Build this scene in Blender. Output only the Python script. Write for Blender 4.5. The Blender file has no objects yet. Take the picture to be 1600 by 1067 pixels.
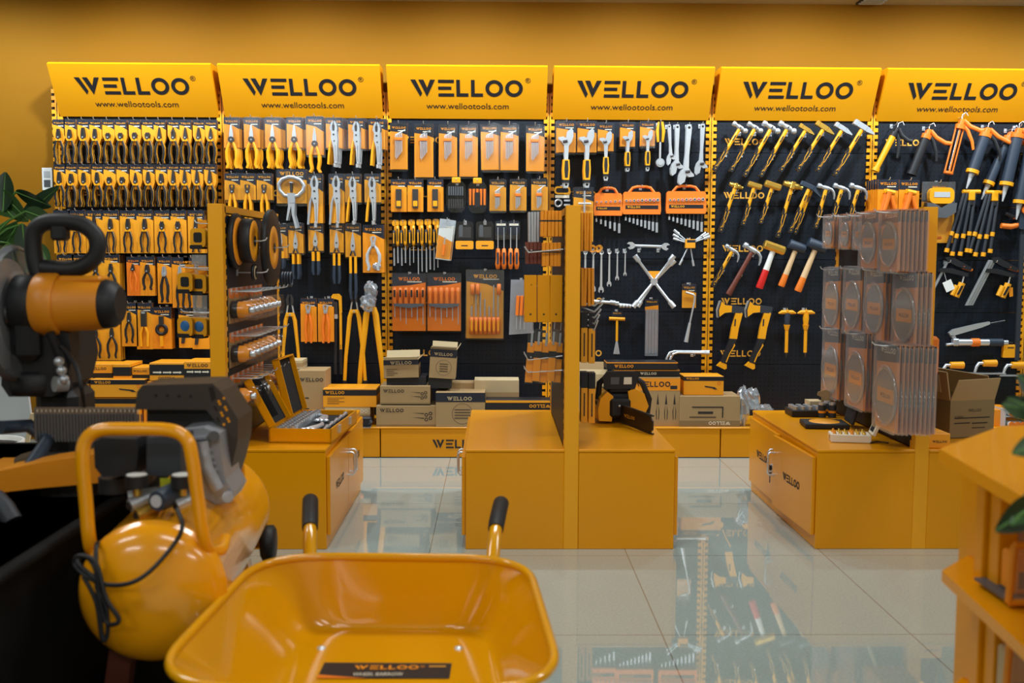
import bpy, math, random
from mathutils import Matrix, Vector
random.seed(7)
R = math.radians
sc = bpy.context.scene
col = sc.collection
# ---------------------------------------------------------------- camera, world, lights, exposure
F, PI_, YA, RO, CH = 1615.3, .0840, .0163, -.0039, 1.095      # focal (px), pitch, yaw, roll, height
cy, sy, cp, sp, cr, sr = math.cos(YA), math.sin(YA), math.cos(PI_), math.sin(PI_), math.cos(RO), math.sin(RO)
FW = Vector((sy*cp, cy*cp, -sp)); R0 = Vector((cy, -sy, 0)); U0 = Vector((sy*sp, cy*sp, cp))
RI = R0*cr - U0*sr; UP = R0*sr + U0*cr
cam_d = bpy.data.cameras.new('camera'); cam = bpy.data.objects.new('camera', cam_d); col.objects.link(cam)
m3 = Matrix((RI, UP, -FW)).transposed()
cam.matrix_world = Matrix.Translation((0, 0, CH)) @ m3.to_4x4()
cam_d.sensor_width = 36; cam_d.lens = F/1600*36; cam_d.clip_start = .05
cam_d.dof.use_dof = True; cam_d.dof.focus_distance = 5.3; cam_d.dof.aperture_fstop = 4.0
sc.camera = cam
sc.view_settings.view_transform = 'Standard'; sc.view_settings.look = 'None'
sc.view_settings.gamma = 1; sc.view_settings.exposure = 0.0; sc.view_settings.use_curve_mapping = False
sc.cycles.max_bounces = 7; sc.cycles.diffuse_bounces = 3; sc.cycles.glossy_bounces = 4
sc.cycles.transparent_max_bounces = 14; sc.cycles.transmission_bounces = 4; sc.cycles.sample_clamp_indirect = 4
w = bpy.data.worlds.new('world'); sc.world = w; w.use_nodes = True
w.node_tree.nodes['Background'].inputs[0].default_value = (.5, .48, .45, 1); w.node_tree.nodes['Background'].inputs[1].default_value = .05
ZC = 2.535                                                       # ceiling height
def light(kind, name, loc, energy, color, size=.1, size_y=None, rot=(0, 0, 0), **k):
    d = bpy.data.lights.new(name, kind); d.energy = energy; d.color = color
    if kind == 'AREA':
        d.shape = 'RECTANGLE'; d.size = size; d.size_y = size_y or size
        d.spread = k.get('spread', math.pi)
    if kind == 'SPOT':
        d.shadow_soft_size = size; d.spot_size = k['cone']; d.spot_blend = k['blend']
    o = bpy.data.objects.new(name, d); o.location = loc; o.rotation_euler = rot; col.objects.link(o); return o
for i in range(8):                                               # downlights washing the tool wall
    light('SPOT', 'wall_washer', (-2.918+.92*i, 5.2, ZC-.05), 63, (.80, .92, 1.0), .045, rot=(R(24), 0, 0), cone=R(150), blend=.6)
for x in (-2.2, 0.1, 2.4):                                       # fluorescent ceiling panels over the shop floor, plus one added fill row
    light('AREA', 'ceiling_panel_and_fill', (x, 2.9, ZC-.03), 20, (.96, 1, .99), 1.1, .28)
    light('AREA', 'ceiling_panel_and_fill', (x, 0.5, ZC-.03), 14, (.96, 1, .99), 1.1, .28); light('AREA', 'ceiling_panel_and_fill', (x, -1.5, ZC-.03), 22, (.96, 1, .99), 1.1, .28)  # rearmost row, behind the camera, is added fill to brighten the compressor tank
def P(px, py, Y):                                                # point of the place seen at a photo position, at depth Y
    d = FW*F + RI*(px-800) - UP*(py-533.5); t = Y/d.y
    return Vector((d.x*t, Y, CH+d.z*t))
def PX(px, py, X):
    d = FW*F + RI*(px-800) - UP*(py-533.5); t = X/d.x
    return Vector((X, d.y*t, CH+d.z*t))
def PZ(px, py, Z):
    d = FW*F + RI*(px-800) - UP*(py-533.5); t = (Z-CH)/d.z
    return Vector((d.x*t, d.y*t, Z))
# ---------------------------------------------------------------- materials
def lin(h):
    h = h.lstrip('#'); return tuple(((int(h[i:i+2], 16)/255+.055)/1.055)**2.4 if int(h[i:i+2], 16) > 10 else int(h[i:i+2], 16)/255/12.92 for i in (0, 2, 4))+(1,)
def mat(name, c, rough=.5, metal=0, coat=0, noise=0, nscale=30, bump=0, emit=0, spec=.5):
    m = bpy.data.materials.new(name); m.use_nodes = True; t = m.node_tree; b = t.nodes['Principled BSDF']
    b.inputs['Base Color'].default_value = lin(c); b.inputs['Roughness'].default_value = rough
    b.inputs['Metallic'].default_value = metal; b.inputs['Coat Weight'].default_value = coat; b.inputs['Coat Roughness'].default_value = .06
    b.inputs['Specular IOR Level'].default_value = spec
    if noise or bump:
        tc = t.nodes.new('ShaderNodeTexCoord'); n = t.nodes.new('ShaderNodeTexNoise'); n.inputs['Scale'].default_value = nscale
        n.inputs['Detail'].default_value = 3; t.links.new(tc.outputs['Object'], n.inputs['Vector'])
        if noise:
            h = t.nodes.new('ShaderNodeHueSaturation'); h.inputs['Color'].default_value = lin(c)
            mr = t.nodes.new('ShaderNodeMapRange'); mr.inputs[3].default_value = 1-noise; mr.inputs[4].default_value = 1+noise
            t.links.new(n.outputs[0], mr.inputs[0]); t.links.new(mr.outputs[0], h.inputs['Value']); t.links.new(h.outputs[0], b.inputs['Base Color'])
        if bump:
            bp = t.nodes.new('ShaderNodeBump'); bp.inputs['Strength'].default_value = bump; bp.inputs['Distance'].default_value = .01
            t.links.new(n.outputs[0], bp.inputs['Height']); t.links.new(bp.outputs[0], b.inputs['Normal'])
    if emit: b.inputs['Emission Color'].default_value = lin(c); b.inputs['Emission Strength'].default_value = emit
    return m
def clear_mat(name, tint, gloss, rough, op=0):
    m = bpy.data.materials.new(name); m.use_nodes = True; t = m.node_tree; t.nodes.clear()
    o = t.nodes.new('ShaderNodeOutputMaterial'); tr = t.nodes.new('ShaderNodeBsdfTransparent'); gl = t.nodes.new('ShaderNodeBsdfGlossy')
    lw = t.nodes.new('ShaderNodeLayerWeight'); lw.inputs['Blend'].default_value = .35; mx = t.nodes.new('ShaderNodeMixShader')
    mr = t.nodes.new('ShaderNodeMapRange'); mr.inputs[3].default_value = gloss; mr.inputs[4].default_value = min(1, gloss*4)
    tr.inputs[0].default_value = lin(tint); gl.inputs['Roughness'].default_value = rough; gl.inputs[0].default_value = (.95, .97, 1, 1)
    t.links.new(lw.outputs['Facing'], mr.inputs[0]); t.links.new(mr.outputs[0], mx.inputs[0])
    a = tr
    if op:
        d = t.nodes.new('ShaderNodeBsdfDiffuse'); d.inputs[0].default_value = lin('#d8dde2'); m2 = t.nodes.new('ShaderNodeMixShader'); m2.inputs[0].default_value = op
        t.links.new(tr.outputs[0], m2.inputs[1]); t.links.new(d.outputs[0], m2.inputs[2]); a = m2
    t.links.new(a.outputs[0], mx.inputs[1]); t.links.new(gl.outputs[0], mx.inputs[2]); t.links.new(mx.outputs[0], o.inputs[0])
    return m
K = dict(
 yel=mat('yellow_enamel', '#e69600', .28, 0, .1, spec=.35), sign=mat('sign_yellow', '#dc9404', .55, spec=.25), ypl=mat('yellow_plastic', '#f2a510', .4), org=mat('orange_plastic', '#e08a14', .4), blade=mat('saw_blade_steel', '#a8a49c', .35, .4),
 tank=mat('yellow_tank_paint', '#f6a20a', .2, 0, .5), barrow=mat('wheelbarrow_paint', '#e39d00', .16, 0, .6),
 cardo=mat('orange_print', '#f29412', .45), cardy=mat('yellow_print', '#f3a01a', .45), fence=mat('dusty_cast_fence', '#7a6858', .55, .3), cardd=mat('deep_orange_print', '#ee7a10', .45), black=mat('black_ink', '#141318', .5), navy=mat('blue_black_print', '#1c2230', .45),
 rub=mat('black_rubber', '#16161a', .55), rubg=mat('grey_rubber', '#2b2f36', .55), blue=mat('blue_grey_rubber', '#2a3544', .5), st=mat('polished_steel', '#dfe4ea', .3, .75), sts=mat('satin_steel', '#c2c7cd', .4, .7), dst=mat('dark_steel', '#5c5a5c', .35, .9),
 alu=mat('cast_aluminium', '#a4a6ac', .4, .5, bump=.2, nscale=60), brass=mat('brass_gold', '#d8ad4c', .3, .8), wood=mat('pale_wood', '#dcb88a', .5, noise=.12, nscale=12), dwood=mat('red_brown_wood', '#6e3526', .45, noise=.2, nscale=14), red=mat('red_paint', '#d8221c', .4), white=mat('white_paint', '#e6e4dc', .4),
 orp=mat('orange_paint', '#ef7a1c', .45), kraft=mat('kraft_cardboard', '#a98a5e', .8, noise=.06, nscale=8), kraftl=mat('pale_cardboard', '#c4ad84', .8, noise=.05, nscale=8), kraftd=mat('brown_cardboard', '#86714c', .85, noise=.07, nscale=6), ink=mat('dark_brown_ink', '#2a2320', .7), brn=mat('amber_mark', '#e9a63a', .5), cream=mat('cream_paper', '#e6dcc6', .7),
 wall=mat('orange_wall_paint', '#90600f', .7, noise=.03, nscale=1.2, spec=.12), wallw=mat('cream_wall_paint', '#cfc4ae', .8), ceil=mat('ceiling_tile', '#a49e92', .85, noise=.04, nscale=3), grille=mat('grille_grey', '#2c2c2c', .6),
 cloth=mat('black_table_cloth', '#070606', .8, noise=.1, nscale=20, spec=.2), leaf=mat('leaf_green', '#2c4a1e', .38, noise=.25, nscale=18), leafd=mat('dark_leaf_green', '#16301a', .35, noise=.2, nscale=10), stem=mat('stem_green', '#4f7a34', .5), soil=mat('potting_soil', '#2a1e16', .9), pot=mat('white_pot', '#cfcac0', .35),
 foam=mat('black_foam', '#121214', .9, bump=.3, nscale=200), gry=mat('grey_plastic', '#55585c', .45), lgry=mat('light_grey_plastic', '#b9bcbf', .4), tanp=mat('dusty_dark_plastic', '#38302a', .5), tagw=mat('white_tag', '#eeeeea', .6), blu=mat('blue_label', '#2f6fae', .4), grn=mat('lime_tag', '#c9d020', .5), uv=mat('upright_yellow', '#f0a30c', .4), slot=mat('slot_dark', '#1a1206', .8), chain=mat('saw_bar_steel', '#4a4038', .4, .8),
 clear=clear_mat('clear_blister', '#fbfcfd', .035, .12), clearb=clear_mat('clear_clamshell', '#fbf8f6', .07, .16, .10), film=clear_mat('plastic_film', '#dfe8f2', .22, .18, .22))
def peg_mat(name, ax):
    m = mat(name, '#191c22', .5, spec=.3); t = m.node_tree; b = t.nodes['Principled BSDF']; tc = t.nodes.new('ShaderNodeTexCoord'); s = t.nodes.new('ShaderNodeSeparateXYZ')
    t.links.new(tc.outputs['Object'], s.inputs[0]); sq = []
    for a in (ax, 'Z'):
        d = t.nodes.new('ShaderNodeMath'); d.operation = 'MULTIPLY'; d.inputs[1].default_value = 1/.0252; t.links.new(s.outputs[a], d.inputs[0])
        f = t.nodes.new('ShaderNodeMath'); f.operation = 'FRACT'; t.links.new(d.outputs[0], f.inputs[0])
        g = t.nodes.new('ShaderNodeMath'); g.operation = 'SUBTRACT'; g.inputs[1].default_value = .5; t.links.new(f.outputs[0], g.inputs[0])
        h = t.nodes.new('ShaderNodeMath'); h.operation = 'POWER'; h.inputs[1].default_value = 2; t.links.new(g.outputs[0], h.inputs[0]); sq.append(h)
    a = t.nodes.new('ShaderNodeMath'); t.links.new(sq[0].outputs[0], a.inputs[0]); t.links.new(sq[1].outputs[0], a.inputs[1])
    l = t.nodes.new('ShaderNodeMath'); l.operation = 'LESS_THAN'; l.inputs[1].default_value = .03; t.links.new(a.outputs[0], l.inputs[0])
    x = t.nodes.new('ShaderNodeMix'); x.data_type = 'RGBA'; x.inputs['A'].default_value = lin('#0f1722'); x.inputs['B'].default_value = lin('#040405')
    t.links.new(l.outputs[0], x.inputs['Factor']); t.links.new(x.outputs['Result'], b.inputs['Base Color']); return m
K['pegx'] = peg_mat('peg_panel_x', 'X'); K['pegy'] = peg_mat('peg_panel_y', 'Y')
def floor_mat():
    m = mat('glossy_floor_tile', '#b9b3a4', .03, coat=.5); t = m.node_tree; b = t.nodes['Principled BSDF']; tc = t.nodes.new('ShaderNodeTexCoord'); s = t.nodes.new('ShaderNodeSeparateXYZ')
    b.inputs['Specular IOR Level'].default_value = 1; b.inputs['Coat Roughness'].default_value = .015
    t.links.new(tc.outputs['Object'], s.inputs[0]); o = []
    for a, off, p in (('X', .24+.0015, .725), ('Y', -2.9, .79)):
        d = t.nodes.new('ShaderNodeMath'); d.inputs[1].default_value = off; t.links.new(s.outputs[a], d.inputs[0])
        e = t.nodes.new('ShaderNodeMath'); e.operation = 'DIVIDE'; e.inputs[1].default_value = p; t.links.new(d.outputs[0], e.inputs[0])
        f = t.nodes.new('ShaderNodeMath'); f.operation = 'FRACT'; t.links.new(e.outputs[0], f.inputs[0])
        g = t.nodes.new('ShaderNodeMath'); g.operation = 'LESS_THAN'; g.inputs[1].default_value = .0045; t.links.new(f.outputs[0], g.inputs[0]); o.append(g)
    mx = t.nodes.new('ShaderNodeMath'); mx.operation = 'MAXIMUM'; t.links.new(o[0].outputs[0], mx.inputs[0]); t.links.new(o[1].outputs[0], mx.inputs[1])
    n = t.nodes.new('ShaderNodeTexNoise'); n.inputs['Scale'].default_value = 130; n.inputs['Detail'].default_value = 4; t.links.new(tc.outputs['Object'], n.inputs['Vector'])
    cr_ = t.nodes.new('ShaderNodeMix'); cr_.data_type = 'RGBA'; cr_.inputs['A'].default_value = lin('#98a49e'); cr_.inputs['B'].default_value = lin('#bac8c2'); t.links.new(n.outputs[0], cr_.inputs['Factor'])
    x = t.nodes.new('ShaderNodeMix'); x.data_type = 'RGBA'; x.inputs['B'].default_value = lin('#7d786c'); t.links.new(cr_.outputs['Result'], x.inputs['A'])
    t.links.new(mx.outputs[0], x.inputs['Factor']); t.links.new(x.outputs['Result'], b.inputs['Base Color']); return m
K['floor'] = floor_mat()
# ---------------------------------------------------------------- geometry
_txt = {}
def text_geo(s):
    if s not in _txt:
        c = bpy.data.curves.new('t', 'FONT'); c.body = s; c.size = 1; c.resolution_u = 2; c.align_x = 'CENTER'
        o = bpy.data.objects.new('t', c); col.objects.link(o); dg = bpy.context.evaluated_depsgraph_get(); me = o.evaluated_get(dg).to_mesh()
        _txt[s] = ([tuple(v.co) for v in me.vertices], [tuple(p.vertices) for p in me.polygons])
        o.evaluated_get(dg).to_mesh_clear(); bpy.data.objects.remove(o); bpy.data.curves.remove(c)
    return _txt[s]
def ringpts(cx, cz, r, n, a0=0, a1=2*math.pi): return [(cx+r*math.cos(a0+(a1-a0)*i/n), cz+r*math.sin(a0+(a1-a0)*i/n)) for i in range(n)]
def rr(x0, x1, z0, z1, r, n=3):
    o = []
    for cx, cz, a in ((x1-r, z1-r, 0), (x0+r, z1-r, 90), (x0+r, z0+r, 180), (x1-r, z0+r, 270)):
        o += [(cx+r*math.cos(R(a+90*i/n)), cz+r*math.sin(R(a+90*i/n))) for i in range(n+1)]
    return o
class G:
    def __init__(s): s.v = []; s.f = []; s.m = []; s.sm = []; s.mats = []; s.T = Matrix.Identity(4)
    def at(s, x=0, y=0, z=0, rx=0, ry=0, rz=0, k=1):
        s.T = Matrix.Translation((x, y, z)) @ Matrix.Rotation(R(rz), 4, 'Z') @ Matrix.Rotation(R(ry), 4, 'Y') @ Matrix.Rotation(R(rx), 4, 'X') @ Matrix.Scale(k, 4); return s
    def add(s, vs, fs, mt, smooth=False):
        n = len(s.v); s.v += [s.T @ Vector(v) for v in vs]
        if mt not in s.mats: s.mats.append(mt)
        i = s.mats.index(mt)
        for f in fs: s.f.append([n+a for a in f]); s.m.append(i); s.sm.append(smooth)
        return s
    def box(s, x0, x1, y0, y1, z0, z1, mt, bv=0):
        if bv:
            b = bv; vs = []; n = 0
            # chamfered box: 24 vertices
            for a in (0, 1):
                for c in (0, 1):
                    for d in (0, 1):
                        X, Y, Z = (x0, x1)[a], (y0, y1)[c], (z0, z1)[d]; sx, s_y, sz = (1-2*a)*b, (1-2*c)*b, (1-2*d)*b
                        vs += [(X, Y+s_y, Z+sz), (X+sx, Y, Z+sz), (X+sx, Y+s_y, Z)]
            ix = lambda a, c, d, k: (a*4+c*2+d)*3+k; fs = []
            for a in (0, 1): fs.append([ix(a, 0, 0, 0), ix(a, 1, 0, 0), ix(a, 1, 1, 0), ix(a, 0, 1, 0)]); fs.append([ix(0, a, 0, 1), ix(1, a, 0, 1), ix(1, a, 1, 1), ix(0, a, 1, 1)]); fs.append([ix(0, 0, a, 2), ix(1, 0, a, 2), ix(1, 1, a, 2), ix(0, 1, a, 2)])
            for a in (0, 1):
                for c in (0, 1):
                    fs.append([ix(a, c, 0, 0), ix(a, c, 1, 0), ix(a, c, 1, 1), ix(a, c, 0, 1)]); fs.append([ix(a, 0, c, 0), ix(a, 1, c, 0), ix(a, 1, c, 2), ix(a, 0, c, 2)]); fs.append([ix(0, a, c, 1), ix(1, a, c, 1), ix(1, a, c, 2), ix(0, a, c, 2)])
                    for d in (0, 1): fs.append([ix(a, c, d, 0), ix(a, c, d, 1), ix(a, c, d, 2)])
            return s.add(vs, fs, mt)
        vs = [(x, y, z) for x in (x0, x1) for y in (y0, y1) for z in (z0, z1)]
        return s.add(vs, [(0, 1, 3, 2), (4, 6, 7, 5), (0, 4, 5, 1), (2, 3, 7, 6), (0, 2, 6, 4), (1, 5, 7, 3)], mt)
    def prism(s, pts, y0, y1, mt, smooth=False):                 # XZ outline pushed along Y
        n = len(pts); vs = [(x, y0, z) for x, z in pts]+[(x, y1, z) for x, z in pts]
        s.add(vs, [list(range(n)), list(range(2*n-1, n-1, -1))], mt)
        return s.add(vs, [(i, (i+1) % n, n+(i+1) % n, n+i) for i in range(n)], mt, smooth)
    def flat(s, pts, y, mt): return s.add([(x, y, z) for x, z in pts], [list(range(len(pts)))], mt)
    def slab(s, pts, z0, z1, mt):                                # XY outline pushed along Z
        n = len(pts); vs = [(x, y, z0) for x, y in pts]+[(x, y, z1) for x, y in pts]
        return s.add(vs, [list(range(n)), list(range(2*n-1, n-1, -1))]+[(i, (i+1) % n, n+(i+1) % n, n+i) for i in range(n)], mt)
    def tube(s, pts, r, mt, n=8, fy=1, cap=True):                # fy flattens along Y
        pts = [Vector(p if len(p) == 3 else (p[0], 0, p[1])) for p in pts]; k = len(pts); rs = r if isinstance(r, (list, tuple)) else [r]*k
        vs = []; prev = None
        for i, p in enumerate(pts):
            t = (pts[min(i+1, k-1)]-pts[max(i-1, 0)]).normalized()
            if prev is None:
                a = Vector((0, 1, 0)) if abs(t.y) < .9 else Vector((1, 0, 0)); u = (a-t*a.dot(t)).normalized()
            else: u = (prev-t*prev.dot(t)).normalized()
            prev = u; w_ = t.cross(u)
            for j in range(n):
                a = 2*math.pi*j/n; vs.append(p+u*(rs[i]*math.cos(a)*fy)+w_*(rs[i]*math.sin(a)))
        s.add(vs, [(i*n+j, i*n+(j+1) % n, (i+1)*n+(j+1) % n, (i+1)*n+j) for i in range(k-1) for j in range(n)], mt, True)
        if cap: s.add(vs[:n], [list(range(n))], mt); s.add(vs[-n:], [list(range(n))], mt)
        return s
    def cyl(s, p0, p1, r, mt, n=16, r1=None): return s.tube([p0, p1], [r, r if r1 is None else r1], mt, n)
    def lathe(s, prof, mt, n=20, c=(0, 0, 0), ax='Z', sm=True):
        vs = []
        for r, h in prof:
            for j in range(n):
                a = 2*math.pi*j/n; q = (r*math.cos(a), r*math.sin(a), h)
                if ax == 'Y': q = (q[0], h, q[1])
                if ax == 'X': q = (h, q[0], q[1])
                vs.append((q[0]+c[0], q[1]+c[1], q[2]+c[2]))
        k = len(prof)
        return s.add(vs, [(i*n+j, i*n+(j+1) % n, (i+1)*n+(j+1) % n, (i+1)*n+j) for i in range(k-1) for j in range(n)], mt, sm)
    def ball(s, c, r, mt, n=12, k=(1, 1, 1)):
        pr = [(math.sin(math.pi*i/(n//2)), -math.cos(math.pi*i/(n//2))) for i in range(n//2+1)]; vs = []
        for a, h in pr:
            for j in range(n): vs.append((c[0]+r*k[0]*a*math.cos(2*math.pi*j/n), c[1]+r*k[1]*a*math.sin(2*math.pi*j/n), c[2]+r*k[2]*h))
        return s.add(vs, [(i*n+j, i*n+(j+1) % n, (i+1)*n+(j+1) % n, (i+1)*n+j) for i in range(len(pr)-1) for j in range(n)], mt, True)
    def text(s, t, cx, cz, y, h, mt, wmax=None):
        vs, fs = text_geo(t); xs = [v[0] for v in vs]; k = h/.72; kx = k
        if wmax: kx = wmax/(max(xs)-min(xs))
        m = (max(xs)+min(xs))/2
        return s.add([(cx+(v[0]-m)*kx, y, cz+(v[1]-.36)*k) for v in vs], fs, mt)
    def logo(s, cx, cz, y, wd, mt, n=20):
        k = wd/6.34
        q = lambda pts: s.flat([(cx+(x-3.17)*k, cz+(z-.5)*k) for x, z in pts], y, mt)
        q([(0, 1), (.28, 1), (.64, .2), (.53, -.02)]); q([(.45, 1), (.73, 1), (.93, .52), (1.11, 1), (1.39, 1), (.91, -.02)])
        for z, e in ((.81, 2.45), (.405, 2.3), (0, 2.45)): q([(1.557, z), (e, z), (e, z+.19), (1.557, z+.19)])
        for x in (2.58, 3.41): q([(x, 0), (x+.68, 0), (x+.68, .2), (x+.21, .2), (x+.21, 1), (x, 1)])
        for c in (4.726, 5.845):
            a = ringpts(cx+(c-3.17)*k, cz, .5*k, n); b = ringpts(cx+(c-3.17)*k, cz, .29*k, n)
            s.add([(x, y, z) for x, z in a+b], [(i, (i+1) % n, n+(i+1) % n, n+i) for i in range(n)], mt)
        return s
    def mesh(s, name='mesh'):
        me = bpy.data.meshes.new(name); me.from_pydata([tuple(v) for v in s.v], [], s.f)
        for m in s.mats: me.materials.append(K[m])
        me.polygons.foreach_set('material_index', s.m); me.polygons.foreach_set('use_smooth', s.sm); me.update(); return me
def link(name, data, parent=None, loc=(0, 0, 0), rot=(0, 0, 0), k=1):
    o = bpy.data.objects.new(name, data); col.objects.link(o); o.parent = parent; o.location = loc; o.rotation_euler = rot
    if k != 1: o.scale = (k, k, k)
    return o
def tag(o, label, cat, group=None, kind=None):
    LABS.setdefault(label, []).append((o.name, group))
    o['label'] = label; o['category'] = cat
    if group: o['group'] = group
    if kind: o['kind'] = kind
    return o
LABS = {}
def struct(name, g): o = link(name, g.mesh(name)); o['kind'] = 'structure'; return o
# a template is a list of (part name, G or mesh, label or None, [sub-parts])
def bake(t): return [(n, (g.mesh(n) if isinstance(g, G) else g), lb, bake(sub)) for n, g, lb, sub in [(list(p)+[None, []])[:4] if len(p) < 4 else p for p in [tuple(p)+((None,) if len(p) == 2 else ()) for p in t]]]
def inst(t, name, label, cat, loc, rot=(0, 0, 0), group=None, k=1):
    if len(t) == 1 and not t[0][3]: return tag(link(name, t[0][1], None, loc, rot, k), label, cat, group)
    root = link(name, None, None, loc, rot, k); root.empty_display_size = .05; tag(root, label, cat, group)
    def rec(ps, par):
        for n, me, lb, sub in ps:
            o = link(n, me, par)
            if lb: o['label'] = lb
            rec(sub, o)
    rec(t, root); return root
ORD = 'first second third fourth fifth sixth seventh eighth ninth tenth eleventh twelfth thirteenth fourteenth'.split()
# ---------------------------------------------------------------- room shell
YW, YP = 6.06, 5.93            # wall plane, pegboard plane
XU = [-2.458+.92*i for i in range(8)]   # rack uprights
struct('floor', G().box(-5, 5, -3, YW+.1, -.1, 0, 'floor'))
struct('ceiling', G().box(-5, 5, -3, YW+.1, ZC, ZC+.1, 'ceil'))
struct('wall_back', G().box(-5, 5, YW, YW+.1, 0, ZC, 'wall'))
struct('wall_left', G().box(-5.1, -5, -3, YW, 0, ZC, 'wallw'))
struct('wall_right', G().box(5, 5.1, -3, YW, 0, ZC, 'wallw'))
struct('wall_front', G().box(-5, 5, -3.1, -3, 0, ZC, 'wallw'))
g = G(); a = P(1352, 3, YW); g.box(a.x-.07, a.x+.07, 5.75, 6.02, ZC-.012, ZC, 'grille')
for i in range(6): g.box(a.x-.065, a.x+.065, 5.77+.04*i, 5.785+.04*i, ZC-.018, ZC-.012, 'lgry')
tag(link('ceiling_vent', g.mesh()), 'dark slotted vent grille set in the ceiling above the hammer rack', 'vent')
# ---------------------------------------------------------------- wall racks
def upright_G():
    g = G(); g.box(-.011, .011, -.012, .02, 0, 2.0, 'uv').box(-.0015, .0015, -.0135, -.012, 0, 2.0, 'slot').box(-.034, .034, .004, .012, 0, 2.0, 'slot')
    z = .17
    for i in range(49):
        for s_ in (-1, 1): g.box(min(s_*.011, s_*.03), max(s_*.011, s_*.03), -.010, .004, z, z+.022, 'uv')
        z += .0378
    return g
UPR = upright_G().mesh('upright')
ZS = 1.6763; SP_ = .3022
def header_G(k):
    h = .262; x0, x1 = .018, .902; zt, zb = 0, -h
    g = G(); n = .17
    # leaning face: bottom at the pegboard, top pushed forward
    prof = [(-.012, zb), (-n, zt), (-n+.02, zt+.012), (.02, zt+.012), (.02, zb)]
    vs = [(x, y, z) for x in (x0, x1) for y, z in prof]
    g.add(vs, [(0, 1, 2, 3, 4), (9, 8, 7, 6, 5)]+[(i, (i+1) % 5, 5+(i+1) % 5, 5+i) for i in range(5)], 'sign')
    ang = math.atan2(n-.012, h); L = math.hypot(n-.012, h)
    T0 = Matrix.Translation((0, -n, zt)) @ Matrix.Rotation(-ang, 4, 'X')
    g.T = Matrix.Translation((.46, -n-.0, zt)) @ Matrix.Rotation(ang, 4, 'X') @ Matrix.Translation((0, -.0015, 0))
    g.logo(-.003, -.125, 0, .62, 'black', 32); g.text('®', .335, -.078, 0, .030, 'black'); g.text('www.wellootools.com', .0, -.228, 0, .036, 'black', .46)
    return g, ang
RACK = ['carded pliers', 'tin snips, locking pliers and bolt cutters', 'hex keys and screwdrivers', 'adjustable wrenches and socket sets', 'hammers and axes', 'caulking guns and clamps']
g = G(); lg = []
def panel_G(zlo, zhi, logo=True):
    g = G(); g.box(.012, .908, 0, .012, zlo+.0012, zhi-.0012, 'pegx')
    if logo: g.logo(.185, zlo+.062, -.0012, .23, 'brn', 12)
    return g
PAN = [panel_G(1.6763, 1.86, False).mesh('pegboard_panel')]+[panel_G(ZS-(i+1)*SP_, ZS-i*SP_, i < 5).mesh('pegboard_panel') for i in range(5)]
# logo heights follow the photo: printed near the top of each board
PAN = []
for i in range(6):
    zh = ZS-(i-1)*SP_ if i else 1.86; zl = ZS-i*SP_
    g = G(); g.box(.012, .908, 0, .012, max(zl, .16)+.0012, zh-.0012, 'pegx')
    if i < 5: g.logo(.195, (ZS-i*SP_)+.062, -.0012, .235, 'brn', 14)
    PAN.append(g.mesh('pegboard_panel'))
YB = 5.516
def base_G():
    g = G(); g.box(.003, .917, YB-YP, .0, 0, .157, 'yel', .003).box(.0, .92, YB-YP-.004, 0.0, .157, .167, 'yel', .002)
    g.logo(.43, .075, YB-YP-.0015, .30, 'ink', 24); g.box(.003, .917, YB-YP-.0016, YB-YP, .0, .004, 'slot')
    return g
BASE = base_G().mesh('base_plinth')
hg, HANG = header_G(0); HDR = hg.mesh('header_sign')
a = P(1000, 100, YP-.17); ZH = 2.118
for i in range(7):
    lb = f'black pegboard wall rack bay holding {RACK[i]}' if i < 6 else 'black pegboard wall rack bay, cut off by the picture edge'
    if i == 6: continue
    r = link('display_rack', None, None, (XU[i], YP, 0)); tag(r, lb, 'display rack', 'row of display racks along the wall')
    for me in PAN: link('pegboard_panel', me, r)
    link('header_sign', HDR, r, (0, 0, ZH)); link('base_plinth', BASE, r)
    link('upright', UPR, r, (0, 0, 0))
    if i == 5: link('upright', UPR, r, (.92, 0, 0))
# ---------------------------------------------------------------- hanging goods: shapes (hang point at origin, x across, z down, -y towards the shop)
def card_G(w, h, body='cardo', top='navy', blk=.24, cut=.5, lw=.8, foot=False, lc=None, n=8):
    g = G(); y0, y1 = -.0012, .0012
    out = [(-w/2, 0), (w/2, 0), (w/2, -h), (-w/2, -h)]
    if foot: out = [(-w/2, 0), (w/2, 0), (w/2, -h*.72), (w*.3, -h), (-w*.18, -h), (-w/2, -h*.62)]
    g.prism(out, y0, y1, body)
    g.flat([(-w/2, 0), (w/2, 0), (w/2, -h*blk*(1+cut)), (w*.05, -h*blk), (-w/2, -h*blk*(1-cut*.4))], y0-.0005, top)
    g.logo(0, -h*.055-.012, y0-.001, w*lw, lc or body, n)
    g.flat([(-w*.05, -h*.055-.026), (w*.38, -h*.055-.026), (w*.38, -h*.055-.031), (-w*.05, -h*.055-.031)], y0-.001, 'cream')
    return g
def shell_G(w, h, d=.018, r=.01, wave=False, mt='clear'):        # clear clamshell around a card
    o = rr(-w/2, w/2, -h, .004, r)
    if wave:
        n = len(o); o = [(x, z) for x, z in rr(-w/2, w/2, -h, -.006, r)]
        top = [(w/2-.002-w*.96*i/10, -.003+.007*math.cos((i/10-.25)*2*math.pi)) for i in range(11)]; o = top+[p for p in o if p[1] < -.02]
    g = G(); g.prism(o, -.003, .003, mt)
    i = .008; q = [(x*(1-2*i/w), -h/2+(z+h/2)*(1-2*i/h)) for x, z in o]; e = [(x*.93, -h/2+(z+h/2)*.95) for x, z in q]
    n = len(q); vs = [(x, -.003, z) for x, z in q]+[(x, -d, z) for x, z in e]
    return g.add(vs, [list(range(n, 2*n))]+[(i, (i+1) % n, n+(i+1) % n, n+i) for i in range(n)], mt)
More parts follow.
